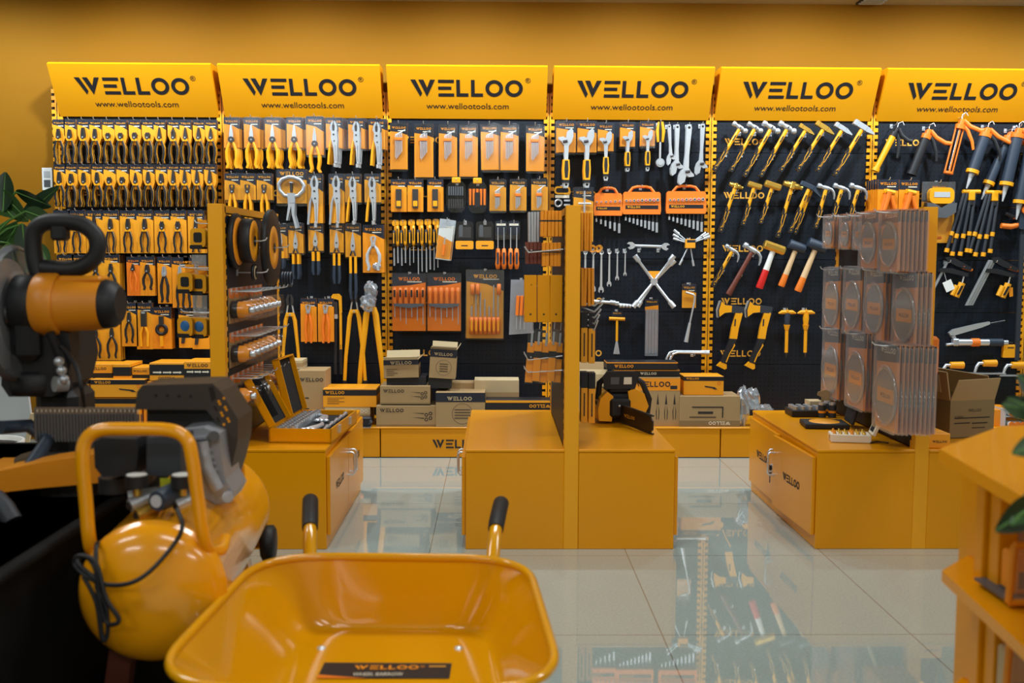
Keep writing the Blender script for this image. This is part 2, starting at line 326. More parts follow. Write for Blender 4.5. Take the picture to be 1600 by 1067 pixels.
def hook_G(L=.14, d=.0025, mt='st'):
    g = G(); return g.tube([(0, .0, 0), (0, -L*.8, 0), (0, -L*.95, .004), (0, -L, .014)], d, mt, 5).box(-.008, .008, -.004, 0, -.012, .012, mt)
def handle_pts(s, L, bow, toe): return [(s*.004, 0), (s*bow*.55, -L*.13), (s*bow, -L*.38), (s*bow*1.02, -L*.62), (s*bow*.72, -L*.86), (s*(bow*.72+toe), -L)]
def plier_parts(jaw, JL, HL, bow=.0225, hw=.0062, hc='rub', hc2='ypl', y=-.012, z0=0, jm='dst', toe=.004, out=True):
    ps = []
    j = G()
    if jaw == 'long': o = [(-.011, 0), (-.009, JL*.3), (-.0025, JL), (-.0006, JL), (-.0006, 0)]
    elif jaw == 'combo': o = [(-.012, 0), (-.012, JL*.35), (-.007, JL), (-.0008, JL), (-.0008, 0)]
    elif jaw == 'diag': o = [(-.011, 0), (-.014, JL*.45), (-.006, JL*.95), (-.0008, JL*.8), (-.0008, 0)]
    elif jaw == 'bent': o = [(-.010, 0), (-.012, JL*.5), (.001, JL), (.004, JL), (-.003, JL*.5), (-.0008, 0)]
    elif jaw == 'end': o = [(-.006, 0), (-.014, JL*.5), (-.015, JL*.9), (-.004, JL), (-.0008, JL), (-.007, JL*.75), (-.003, JL*.3)]
    elif jaw == 'shear': o = [(-.010, 0), (-.011, JL*.35), (-.004, JL*.9), (0, JL), (.001, JL*.5), (-.0008, 0)]
    for s in (-1, 1): j.prism([(x*-s, z+z0) for x, z in o], y-.004, y+.004, jm)
    j.cyl((0, y-.007, z0), (0, y+.006, z0), .011 if jaw != 'shear' else .017, jm if jaw != 'shear' else 'dst', 14).cyl((0, y-.0085, z0), (0, y-.007, z0), .0045, 'sts', 8)
    ps.append(('jaws', j))
    for s in (-1, 1):
        h = G(); pt = [(x, y, z+z0-.006) for x, z in handle_pts(s, HL, bow, toe*s*0+toe)]; rs = [hw*.75, hw, hw*1.15, hw*1.1, hw, hw*.9]
        if out: h.tube(pt, [r*1.2 for r in rs], hc2, 6, .4); h.tube([(x, yy-hw*.42, z) for x, yy, z in pt], [r*1.0 for r in rs], hc, 6, .55); h.box(min(s*.001, s*.013), max(s*.001, s*.013), y-.006, y+.004, z0-.020, z0-.006, hc2)
        else: h.tube(pt, rs, hc, 6, .7)
        ps.append(('handle', h))
    return ps
def join(*parts):                                                # flatten a list of parts into one mesh (for the copies hidden behind)
    o = G()
    for p in parts:
        g = p[1]; n = len(o.v); o.v += g.v
        for f, m, s in zip(g.f, g.m, g.sm):
            if g.mats[m] not in o.mats: o.mats.append(g.mats[m])
            o.f.append([n+a for a in f]); o.m.append(o.mats.index(g.mats[m])); o.sm.append(s)
        if len(p) > 3:
            for q in p[3]: pass
    return o
def crumple(g, c, k, m='film'):
    n = 14; vs = []
    for i in range(9):
        for j in range(n):
            a, b = math.pi*i/8, 2*math.pi*j/n; r_ = random.uniform(.72, 1.12); vs.append((c[0]+k[0]*r_*math.sin(a)*math.cos(b), c[1]+k[1]*r_*math.sin(a)*math.sin(b), c[2]+k[2]*r_*math.cos(a)))
    g.add(vs, [(i*n+j, i*n+(j+1) % n, (i+1)*n+(j+1) % n, (i+1)*n+j) for i in range(8) for j in range(n)], m)
HOOK = bake([('peg_hook', hook_G(), None, [])]); HOOKL = bake([('peg_hook', hook_G(.2), None, [])])
def T4(ps): return [(p+(None, []))[:4] if len(p) == 2 else p for p in ps]
def tm(parts):
    """template: front item with parts, and a one-mesh copy for those behind it"""
    ps = T4(parts); return bake(ps), bake([(ps[0][0], join(*ps), None, [])])
nw = lambda s: len([x for x in s.replace('-', ' ').split() if x])
def fit(c):
    for s in c:
        if nw(s) <= 16: return s
    return c[-1]
def short(n, k=4):
    for c in (' with ', ' in ', ' on ', ' hanging ', ' and ', ' of '):
        if c in n and len(n.split(c)[0].split()) >= 2: n = n.split(c)[0]
    return ' '.join(n.split()[-k:] if k == 2 else n.split()[:6])
_occ = {}
def hang(T, name, px, py, noun, where, cat, n=1, dy=.011, Y=YP-.10, ry=0, group=None, jit=.002, hook=True, k=1, back=None, hx=0):
    """T hung so that its top middle is seen at (px, py); n-1 more hang behind it on the same hook"""
    front, rest = T; p = P(px, py, Y)
    gr = group or where.split('|')[-1].strip()
    wh = where.replace('|', '')
    inst(front, name, fit([f'{noun}, {wh}', f'{short(noun)}, {wh}']), cat, p, (0, R(ry), 0), None, k)
    for i in range(1, n):
        q = p+Vector((random.uniform(-jit, jit)+(back or 0)*i, dy*i, random.uniform(-.001, .002)))
        lb = fit([f'{noun}, {ORD[i-1]} behind front one, {wh}', f'{short(noun)}, {ORD[i-1]} behind front, {wh}', f'{short(noun, 2)}, {ORD[i-1]} behind front, {wh}'])
        if i >= 3: lb = fit([f'{noun} deep in stack, {wh}', f'{short(noun)} deep in stack, {wh}', f'{short(noun, 2)} deep in stack, {wh}'])
        o = inst(rest, name, lb[:], cat, q, (0, R(ry+random.uniform(-.8, .8)), 0), f'{cat} stack, {wh}' if i >= 3 else None, k)
    if hook:
        L = YP-Y+.03; inst(hookof(L), 'peg_hook', fit([f'peg hook of {noun}, {wh}', f'peg hook of {short(noun)}, {wh}', f'peg hook of {short(noun, 2)}, {wh}']), 'hook', (p.x+hx, YP, p.z-.004), (0, 0, 0))
_hk = {}
def hookof(L):
    L = round(L, 2)
    if L not in _hk: _hk[L] = bake([('peg_hook', hook_G(L), None, [])])
    return _hk[L]
# ---- bay 1: carded pliers ------------------------------------------------------------------------------------------------
B1 = 'pliers bay'
def carded(jaw, JL, HL, w=.066, h=.138, foot=True, zc=-.098, body='cardy', **k):
    return tm([('backing_card', card_G(w, h, body, 'navy', .26, .55, foot=foot))]+plier_parts(jaw, JL, HL, z0=zc, **k))
ra = [('combo', .045), ('combo', .042), ('combo', .052), ('combo', .046), ('diag', .028), ('diag', .028), ('diag', .030), ('diag', .030), ('long', .055), ('bent', .055), ('long', .055), ('long', .055), ('long', .052)]
nm = {'combo': 'combination pliers', 'diag': 'side cutters', 'long': 'long-nose pliers', 'bent': 'bent-nose pliers', 'end': 'end cutters', 'shear': 'tin snips'}
xa = [91.6, 109, 130, 148.6, 169, 188.4, 210.5, 230.6, 249.4, 271, 289.7, 310.3, 329.5]
_tc = {}
def TC(jaw, JL, HL, **k):
    key = (jaw, JL, HL, tuple(sorted(k.items())))
    if key not in _tc: _tc[key] = carded(jaw, JL, HL, **k)
    return _tc[key]
for i, (x, (j, l)) in enumerate(zip(xa, ra)):
    hang(TC(j, l, .135), 'carded_pliers', x, 186.5+.25*i/3, f'black and yellow {nm[j]} on card', f'{ORD[i]} in top row, {B1}', 'pliers', 3, .014)
rb = [('combo', .055), ('combo', .045), ('combo', .05), ('combo', .052), ('diag', .03), ('diag', .03), ('long', .05), ('combo', .055), ('combo', .045), ('long', .075), ('long', .075), ('long', .075), ('long', .075)]
xb = [93, 111, 131, 152, 171, 191, 212, 232, 252, 271, 289, 308, 328]
for i, (x, (j, l)) in enumerate(zip(xb, rb)):
    hang(TC(j, l, .13), 'carded_pliers', x, 256.5, f'black and yellow {nm[j]} on card', f'{ORD[i]} in second row, {B1}', 'pliers', 4, .014)
def full(jaw, JL, HL, w, h, zc, body='cardo', **k): return tm([('backing_card', card_G(w, h, body, 'navy', .16, .45, foot=False))]+plier_parts(jaw, JL, HL, z0=zc, **k))
FC = {j: full(j, l, .13, .092, .238, -.098, 'cardy', bow=.02) for j, l in (('combo', .05), ('diag', .04), ('long', .075), ('end', .045))}
for i, (x, j) in enumerate(zip([96, 120, 147, 172.5, 200, 226, 253.4, 278, 306], ['combo', 'combo', 'long', 'combo', 'combo', 'combo', 'diag', 'diag', 'long'])):
    hang(FC[j], 'carded_pliers', x, 328.5, f'{nm[j]} on tall orange card', f'{ORD[i]} in third row, {B1}', 'pliers', 5 if i % 3 else 3, .013)
FD = [full('diag', .03, .11, .092, .225, -.085, 'cardy', bow=.014, hc='ypl', out=False), full('combo', .04, .12, .092, .20, -.09, 'cardy', out=False), full('long', .03, .12, .075, .218, -.07, 'cardd', out=False, bow=.017, hc='orp', hw=.004),
      full('combo', .035, .10, .082, .218, -.08, 'cardo', out=False, hw=.005), full('combo', .045, .15, .078, .262, -.10, 'cardo', out=False, bow=.018, hw=.0055, jm='sts'), full('combo', .07, .16, .095, .282, -.12, 'cardo', out=False, bow=.018, jm='st')]
for i, (x, y, q, n) in enumerate([(102, 398, 0, 4), (125, 398, 0, 4), (150, 398, 1, 4), (173.5, 398, 1, 7), (208, 401, 2, 2), (230, 401, 3, 4), (256.5, 401, 4, 2), (281.5, 402, 5, 3), (300, 402, 5, 2)]):
    lk = ['small side cutters', 'black pincers', 'thin orange snap-ring pliers', 'black snap-ring pliers', 'long black-handled pliers', 'chrome lineman pliers'][q]
    hang(FD[q], 'carded_pliers', x, y, f'{lk} on orange card', f'{ORD[i]} in fourth row, {B1}', 'pliers', n, .013)
strip = tm([('backing_card', card_G(.09, .245, 'cardy', 'navy', .2, .45))]+plier_parts('combo', .045, .12, z0=-.1, out=False, bow=.02))
crimp = tm([('backing_card', card_G(.09, .262, 'cardy', 'navy', .17, .45)), ('crimper_head', G().box(-.016, .016, -.02, -.004, -.135, -.045, 'dst', .003).box(-.010, .010, -.022, -.02, -.06, -.05, 'sts')),
            ('handle', G().tube([(-.006, -.012, -.13), (-.02, -.012, -.17), (-.018, -.012, -.245)], .008, 'ypl')), ('handle', G().tube([(.006, -.012, -.13), (.02, -.012, -.17), (.018, -.012, -.245)], .008, 'ypl'))])
filt = tm([('backing_card', card_G(.105, .235, 'cardo', 'navy', .2, .4)), ('oil_filter_wrench', G().lathe([(.034, -.012), (.034, -.018), (.018, -.018), (.018, -.012), (.034, -.012)], 'rub', 18, (0, 0, -.125), 'Y').box(-.012, .012, -.02, -.005, -.1, -.05, 'dst').box(-.008, .008, -.018, -.008, -.22, -.16, 'ypl'))])
knf = tm([('backing_card', card_G(.095, .225, 'cardy', 'navy', .2, .4)), ('knife_blade', G().prism([(-.02, -.06), (.004, -.08), (-.016, -.2), (-.034, -.2)], -.008, -.004, 'dst'))])
for i, (x, y, T, t, n) in enumerate([(202, 473, strip, 'wire stripping pliers', 2), (225, 473, crimp, 'black-headed crimping tool', 3), (252.5, 480, filt, 'oil filter wrench', 5), (292, 481, knf, 'folding pruning knife', 3), (313, 483, knf, 'garden knife', 3)]):
    hang(T, 'carded_tool', x, y, f'{t} on orange card', f'lowest row, {B1}', 'hand tool', n, .014)
dbl = [('backing_card', card_G(.178, .30, 'cardy', 'navy', .25, .3))]
for s in (-.045, .045): dbl += [(a, (lambda g_, s=s: (g_.v.__setitem__(slice(None), [v+Vector((s, 0, 0)) for v in g_.v]), g_)[1])(b)) for a, b in plier_parts('combo', .045, .12, z0=-.16, out=False, bow=.024)]
dbl = tm(dbl)
for i, (x, y) in enumerate([(118, 474), (162, 480)]): hang(dbl, 'pliers_set', x, y, 'wide yellow card with two black-handled pliers', f'{ORD[i]} in bottom row, {B1}', 'pliers set', 4, .02)
# ---- bay 2: snips, locking pliers, bolt cutters ----------------------------------------------------------------------------
B2 = 'snips bay'
def snip(w, h, zc, HL=.12, body='cardo', bow=.024, hc='ypl', hc2='orp', JL=.06, hw=.007, jaw='shear', card_h=None, jm='st', **k):
    ch = card_h or h
    return [('backing_card', card_G(w*.9, ch, body, 'navy', .26, .5)), ('clear_blister', shell_G(w, ch+.012, .024))]+plier_parts(jaw, JL, HL, bow, hw, hc, hc2, -.014, zc, jm, **k)
def swap(parts): return tm([parts[1], parts[0]]+parts[2:]) if False else tm(parts)
SN = swap(snip(.095, .165, -.122, .15, out=False, hw=.0085, toe=.008, JL=.085, bow=.026))
for i, x in enumerate([361.6, 393, 426, 460]): hang(SN, 'aviation_snips', x, 183.5, 'aviation snips with yellow handles in clear blister', f'{ORD[i]} in top row, {B2}', 'snips', 4, .02, YP-.12, back=.005)
hang(swap(snip(.105, .21, -.15, .15, out=False, hw=.008, toe=.01, JL=.09)), 'aviation_snips', 491.7, 182, 'longest yellow-handled snips in clear blister', f'fifth in top row, {B2}', 'snips', 3, .02, YP-.12)
def lockp(ch, w, s=1, body='cardo', full_=False, big=1):
    j = G(); y = -.018
    j.prism([(-.012, .0), (-.020, .022), (-.015, .045), (-.004, .062), (-.001, .055), (-.008, .035), (-.007, .018), (-.001, .0)], y-.005, y+.005, 'sts').prism([(.001, 0), (.005, .018), (.006, .035), (.001, .055), (.004, .062), (.014, .045), (.018, .022), (.014, 0)], y-.005, y+.005, 'st').prism([(-.007, .005), (.005, .005), (.004, .04), (-.006, .04)], y-.002, y+.002, 'dst')
    b = G(); b.prism([(.015, .01), (-.012, .01), (-.014, -.03), (-.002, -.07), (.002, -.15), (.012, -.15), (.016, -.08), (.018, -.03)], y-.008, y+.006, 'st').cyl((0, y-.010, -.008), (0, y-.008, -.008), .005, 'dst', 8).cyl((.003, y-.010, -.04), (.003, y-.008, -.04), .004, 'dst', 8).box(.0065, .0085, y-.0085, y-.008, -.14, -.06, 'dst').cyl((.003, y, -.15), (.003, y, -.168), .007, 'st', 8)
    l = G(); l.tube([(-.012, y, -.03), (-.020, y, -.06), (-.026, y, -.11), (-.030, y, -.155)], [.005, .006, .006, .005], 'ypl' if not full_ else 'sts', 6, .7)
    for g_ in (j, b, l): g_.v = [Vector((v.x*s, v.y, v.z*s-.085)) for v in g_.v]
    return tm([('backing_card', card_G(w*.9, ch, body, 'navy', .24, .5)), ('clear_blister', shell_G(w, min(ch+.012, .175), .03)), ('jaws', j), ('body', b), ('lever', l)])
LK = lockp(.165, .10, 1.1)
for i, x in enumerate([522, 557, 589]): hang(LK, 'locking_pliers', x, 184+i, 'chrome locking pliers in clear blister', f'{ORD[i+5]} in top row, {B2}', 'locking pliers', 4 if i == 0 else 3, .02, YP-.12, back=.006)
SM = tm([('backing_card', card_G(.086, .145, 'cardy', 'navy', .3, .5)), ('clear_blister', shell_G(.092, .158, .022))]+plier_parts('end', .04, .16, .016, .007, 'ypl', 'orp', -.014, -.10, 'dst', out=False))
for i, x in enumerate([363, 387, 413]): hang(SM, 'end_nippers', x, 271, 'end nippers with yellow handles in clear blister', f'{ORD[i]} in second row, {B2}', 'nippers', 3, .02, YP-.12)
# C-clamp locking pliers
def cpts(): return [(-.006, -.09), (-.03, -.085), (-.052, -.06), (-.055, -.03), (-.04, -.008), (-.01, .004), (.012, .002), (.04, -.01), (.056, -.035), (.052, -.062), (.03, -.085), (.008, -.09)]
cc = G().tube([(x*1.25, -.02, z*1.15-.045) for x, z in cpts()], .0095, 'sts', 8, .8).cyl((0, -.02, -.125), (0, -.02, -.07), .006, 'dst', 8).cyl((0, -.02, -.075), (0, -.02, -.068), .011, 'st', 10); cc2 = G().prism([(-.02, -.13), (.02, -.13), (.022, -.17), (.018, -.25), (.036, -.32), (.022, -.325), (.004, -.25), (0, -.2), (-.02, -.28), (-.028, -.28), (-.016, -.2)], -.03, -.015, 'sts')
hang(tm([('backing_card', card_G(.165, .185, 'cardy', 'navy', .26, .2)), ('clear_blister', shell_G(.178, .20, .03)), ('clamp_frame', cc), ('handles', cc2)]), 'locking_clamp', 455.5, 265, 'big C-shaped locking clamp in clear blister', f'second row, {B2}', 'locking clamp', 3, .02, YP-.13)
LB = lockp(.27, .095, 1.25, 'cardy', True); LS = lockp(.155, .098, 1.15, 'cardy')
for i, (x, T, t) in enumerate([(492, LB, 'chrome locking pliers on long yellow card'), (526, LB, 'chrome locking pliers on long yellow card'), (551.5, LS, 'chrome locking pliers with yellow lever in blister'), (582, LS, 'chrome locking pliers with yellow lever in blister')]):
    hang(T, 'locking_pliers', x, 272, t, f'{ORD[i+4]} in second row, {B2}', 'locking pliers', 3, .02, YP-.12)
def shears(w, ch, zc, JL, HL):
    ps = [('backing_card', card_G(w*.9, ch, 'cardy', 'navy', .26, .4)), ('clear_blister', shell_G(w, ch+.012, .022)), ('blades', G().prism([(-.013, 0), (-.010, JL*.4), (0, JL), (.010, JL*.4), (.013, 0), (.006, -.03), (-.006, -.03)], -.016, -.010, 'st').cyl((0, -.018, .008), (0, -.016, .008), .005, 'dst', 8))]
    ps[2][1].v = [v+Vector((0, 0, zc)) for v in ps[2][1].v]
    for s in (-1, 1):
        h = G(); h.tube([(s*.004, -.014, zc-.02), (s*.012, -.014, zc-.04), (s*.014, -.014, zc-.06)], .005, 'dst').tube([(s*.014, -.014, zc-.05), (s*.014, -.014, zc-.05-HL*.4)], .0075, 'ypl').tube([(s*.014, -.014, zc-.05-HL*.4), (s*.016, -.014, zc-.05-HL*.8), (s*.012, -.014, zc-.05-HL)], [.008, .009, .006], 'blue'); ps.append(('handle', h))
    return tm(ps)
for i, (x, y, T, n) in enumerate([(438, 350, shears(.085, .19, -.10, .07, .1), 2), (462, 349, shears(.092, .165, -.12, .075, .14), 3), (493, 349.5, shears(.09, .15, -.105, .06, .13), 2), (526, 348, shears(.085, .165, -.12, .08, .17), 2), (551.5, 349.5, shears(.095, .185, -.13, .09, .24), 2)]):
    hang(T, 'tin_snips', x, y, 'straight tin snips with grey and yellow handles', f'{ORD[i]} in third row, {B2}', 'tin snips', n, .022, YP-.11)
ey = tm([('backing_card', card_G(.118, .268, 'cardo', 'navy', .2, .5))]+plier_parts('end', .045, .14, .034, .007, 'lgry', 'sts', -.016, -.11, 'st', out=False)+[('eyelet_bag', G().ball((.02, -.01, -.232), .022, 'film', 10, (1.2, .4, 1)).ball((.02, -.01, -.232), .012, 'lgry', 8, (1.2, .5, 1)))])
hang(ey, 'eyelet_pliers', 583, 351, 'chrome eyelet pliers with bag of eyelets on orange card', f'rightmost in the third row, {B2}', 'eyelet pliers', 3, .015)
hang(tm([('backing_card', card_G(.09, .245, 'cardo', 'navy', .14, .4))]+plier_parts('end', .04, .17, .016, .007, 'orp', 'ypl', -.016, -.075, 'sts', out=False)), 'carded_cutters', 482, 466, 'wire cutters packed on narrow orange card', f'left of its twin in the lowest row, {B2}', 'cutters', 2, .015)
hang(tm([('backing_card', card_G(.09, .245, 'cardo', 'navy', .14, .4))]+plier_parts('end', .04, .17, .016, .007, 'orp', 'ypl', -.016, -.075, 'sts', out=False)), 'carded_cutters', 509, 466, 'wire cutters packed on narrow orange card', f'right of its twin in the lowest row, {B2}', 'cutters', 2, .015)
def bolt(L, spread, hw, hc, tip, head=.09):
    hd = G(); y = -.02
    for s in (-1, 1): hd.prism([(s*.004, 0), (s*.018, -.005), (s*.022, .03), (s*.010, head*.65), (s*.002, head*.6), (s*.006, .03)], y-.007, y+.007, 'dst').tube([(s*.012, y, .0), (s*.020, y, -.05)], .005, 'st')
    hd.box(-.022, .022, y-.010, y+.010, -.065, -.045, 'ypl').cyl((0, y-.014, -.055), (0, y-.010, -.055), .006, 'st', 8)
    ps = [('jaws', hd)]
    for s in (-1, 1):
        h = G(); h.tube([(s*.014, y, -.05), (s*.026, y, -.09), (s*spread*.8, y, -L*.6), (s*spread, y, -L)], [hw*1.2, hw*1.3, hw, hw], hc, 8, .8); t = G().tube([(s*spread*.93, y, -L*.86), (s*spread, y, -L-.006)], [hw*1.3, hw*1.15], tip, 8)
        ps.append(('handle', h, None, [('grip', t, None, [])]))
    for p in ps: pass
    return ps
def shift(ps, dz):
    for p in ps:
        p[1].v = [v+Vector((0, 0, dz)) for v in p[1].v]
        if len(p) > 3: shift(p[3], dz)
    return ps
inst(bake(T4(shift(bolt(.40, .05, .009, 'ypl', 'blue'), -.075))), 'bolt_cutter', 'small bolt cutter with yellow arms and blue grips beside the left divider, second bay', 'bolt cutter', P(454, 455, YP-.08))
inst(bake(T4(shift(bolt(.52, .062, .010, 'ypl', 'rub'), -.075))), 'bolt_cutter', 'medium bolt cutter with yellow arms beside the pipe wrench, second bay from left', 'bolt cutter', P(554, 450, YP-.08))
inst(bake(T4(shift(bolt(.68, .078, .014, 'ypl', 'rub'), -.075))), 'bolt_cutter', 'largest bolt cutter with thick yellow arms and bagged head, second bay from left', 'bolt cutter', P(580, 446, YP-.08))
g = G()
crumple(g, (0, -.01, .03), (.042, .03, .055)); crumple(g, (-.01, -.01, -.035), (.05, .035, .05))
tag(link('plastic_bag', g.mesh(), None, P(579, 463, YP-.11)), 'crumpled clear plastic bag wrapped over the head of the largest bolt cutter', 'plastic bag')
pw = [('jaw', G().prism([(-.03, 0), (-.02, .014), (.012, .016), (.028, 0), (.03, -.09), (.016, -.10), (.012, -.02), (-.005, -.014), (-.028, -.012)], -.03, -.01, 'ypl')), ('hook_jaw', G().prism([(-.014, -.03), (.004, -.03), (.006, -.10), (-.012, -.10)], -.028, -.012, 'dst')), ('nut', G().cyl((-.006, -.02, -.10), (-.006, -.02, -.125), .012, 'st', 10)),
      ('handle', G().box(.014, .028, -.028, -.012, -.30, -.08, 'ypl', .002).tube([(.02, -.02, -.27), (.022, -.02, -.44)], .012, 'rub', 8, .7)), ('handle', G().tube([(-.006, -.02, -.12), (-.012, -.02, -.44)], [.008, .011], 'rub', 8, .7))]
inst(bake(T4(pw)), 'pipe_wrench', 'yellow swedish pipe wrench with black grips between carded cutters and bolt cutters', 'pipe wrench', P(527, 463, YP-.07))
# ---- bay 3: hex keys, screwdrivers -----------------------------------------------------------------------------------------
B3 = 'screwdriver bay'
def hexset(w, h, n=7, body='cardo', sc_=1):
    ps = [('backing_card', card_G(w*.92, h, body, 'black', .2, .3)), ('clear_clamshell', shell_G(w, h+.012, .024, .012, True))]
    k = G()
    for i in range(n):
        x = (-.018+.006*i)*sc_; L = (.13-.008*abs(i-1))*sc_; k.tube([(x+.02*sc_, -.014, -.062+.004*i), (x+.003, -.014, -.064+.003*i), (x, -.014, -.07+.003*i), (x, -.014, -.07-L)], .0022, 'sts' if i % 2 else 'st', 5)
    ps += [('hex_keys', k), ('key_holder', G().box(-.024*sc_, .020*sc_, -.02, -.008, -.098, -.080, 'orp', .003))]
    return tm(ps)
HX = [hexset(.105, .255), hexset(.112, .295), hexset(.108, .29), hexset(.098, .175, 6, 'cardy', .75)]
for i, (x, y, q, n) in enumerate([(623, 192, 0, 2), (662, 193, 1, 3), (700, 193.5, 2, 3), (732.5, 193.5, 2, 2), (764.6, 193, 0, 4), (796, 193.5, 0, 2), (836, 195, 0, 3)]):
    hang(HX[q], 'hex_key_set', x, y, 'hex key set in wavy-topped clear clamshell', f'{ORD[i]} in top row, {B3}', 'hex key set', n, .02, YP-.1, ry=-1 if i == 4 else 0, back=.004 if i > 3 else -.001)
bits = tm([('backing_card', card_G(.088, .18, 'cardo', 'navy', .2, .2)), ('bit_holder', G().box(-.016, .016, -.014, -.003, -.16, -.055, 'dst').box(-.012, .012, -.016, -.014, -.15, -.12, 'ypl'))])
for i, x in enumerate([623, 649, 680]): hang(bits, 'screwdriver_bits', x, 280, 'screwdriver bit set on orange card', f'{ORD[i]} in second row, {B3}', 'bit set', 3, .016)
def case_G(inner):
    s = G().prism([(-.034, -.0), (-.052, -.025), (-.056, -.06), (-.056, -.12), (-.046, -.16), (-.03, -.175), (.03, -.175), (.046, -.16), (.056, -.12), (.056, -.06), (.052, -.025), (.034, 0)], -.03, -.002, 'clear')
    t = G().box(-.024, .024, -.026, -.006, -.012, .02, 'ypl', .004); b = G()
    if inner == 'bits':
        for i in range(7): b.box(-.044+.0125*i, -.036+.0125*i, -.02, -.006, -.08, -.03, 'gry'); b.box(-.044+.0125*i, -.036+.0125*i, -.02, -.006, -.15, -.10, 'dst')
    else:
        for i in range(5): b.tube([(-.04+.02*i, -.014, -.04), (-.04+.02*i, -.014, -.13)], [.008, .006], 'orp')
        b.box(-.014, .014, -.022, -.006, -.14, -.06, 'black')
    return tm([('tool_insert', b), ('clear_case', s), ('hanger', t)])
hang(case_G('bits'), 'bit_case', 713, 283, 'octagonal clear case of grey driver bits', f'fourth item of the second row, {B3}', 'bit case', 1)
hang(case_G('drv'), 'screwdriver_case', 746, 284, 'octagonal clear case of orange precision screwdrivers', f'fifth item of the second row, {B3}', 'screwdriver case', 1)
for i, x in enumerate([778, 810, 843]): hang(HX[3], 'short_hex_key_set', x, 280-.4*i, 'short hex key set in clear clamshell', f'{["left", "middle", "right"][i]} of three ending second row, {B3}', 'hex key set', 3, .018)
def sdriver(x, z, L, hL, hc, hc2, r=.009, y=-.012):
    h = G().lathe([(0, 0), (r*.9, -.002), (r*1.1, -hL*.25), (r, -hL*.6), (r*1.15, -hL*.85), (r*.6, -hL), (0, -hL)], hc, 8, (x, y, z)).box(x-.003, x+.003, y-r*1.25, y-r*.5, z-hL*.75, z-hL*.15, hc2)
    return [('handle', h), ('shaft', G().tube([(x, y, z-hL), (x, y, z-hL-L)], .0028, 'st', 6))]
def sd2(L): return tm([('hang_card', G().prism(rr(-.019, .019, -.022, .012, .010), -.003, 0, 'ypl').box(-.008, .008, -.003, 0, -.07, -.02, 'cardy')), ]+sdriver(-.009, -.045, L, .1, 'rub', 'ypl')+sdriver(.012, -.02, L-.005, .115, 'ypl', 'rub'))
for i, (x, L) in enumerate(zip([618, 630, 643, 656, 668.5, 681], [.1, .1, .1, .15, .14, .13])):
    hang(sd2(L), 'screwdriver_pair', x, 347-.3*i, 'pair of black and yellow screwdrivers on yellow tab', f'{ORD[i]} in third row, {B3}', 'screwdrivers', 2, .025, YP-.07)
pp = tm([('backing_card', card_G(.082, .225, 'white', 'lgry', .2, -.4, .6, lc='lgry')), ('test_pencil', G().flat([(-.04, -.09), (.04, -.12), (.04, -.22), (-.04, -.22)], -.0022, 'cardo').tube([(0, -.01, -.1), (0, -.01, -.15)], .004, 'st').tube([(0, -.01, -.14), (0, -.01, -.2)], .007, 'orp')), ('clear_blister', shell_G(.086, .23, .015))])
hang(pp, 'test_pencil_pack', 699, 343, 'white-topped blister with orange test pencil, tilted', f'third row, {B3}', 'test pencil', 2, .02, ry=7, back=.009)
sc2 = tm([('bits', G().box(-.036, .036, -.016, -.006, -.09, -.03, 'dst').box(-.03, -.01, -.018, -.006, -.085, -.02, 'gry')), ('orange_tray', G().prism(rr(-.05, .05, -.155, -.108, .008), -.022, -.002, 'cardy').box(-.018, .018, -.0225, -.022, -.138, -.132, 'ink')), ('clear_lid', G().prism(rr(-.05, .05, -.108, .0, .016), -.022, -.002, 'clear'))])
for i, x in enumerate([726, 757.6]): hang(sc2, 'drill_bit_box', x, 346, 'clear-lidded yellow box of small drill bits', f'{ORD[i]} of two in the third row, {B3}', 'drill bit box', 1)
def sdset():
    ps = [('hang_card', G().prism(rr(-.032, .032, -.07, .008, .02), -.004, 0, 'navy').box(-.026, .026, -.005, -.004, -.02, -.008, 'cream')), ('clear_bubble', shell_G(.07, .1, .02))]
    for x in (-.018, .016): ps += [('shaft', G().tube([(x, -.012, -.03), (x, -.012, -.15)], .003, 'st', 6)), ('handle', G().lathe([(0, -.145), (.010, -.15), (.014, -.18), (.012, -.205), (.015, -.235), (.010, -.262), (0, -.265)], 'orp', 8, (x, -.014, 0)).box(x-.006, x+.006, -.031, -.02, -.235, -.17, 'blue'))]
    return tm(ps)
for i, x in enumerate([783, 803]): hang(sdset(), 'stubby_screwdriver_set', x, 347, 'orange and blue handled screwdriver set hanging on black card', f'{ORD[i]} of two in the third row, {B3}', 'screwdrivers', 2, .03, YP-.08)
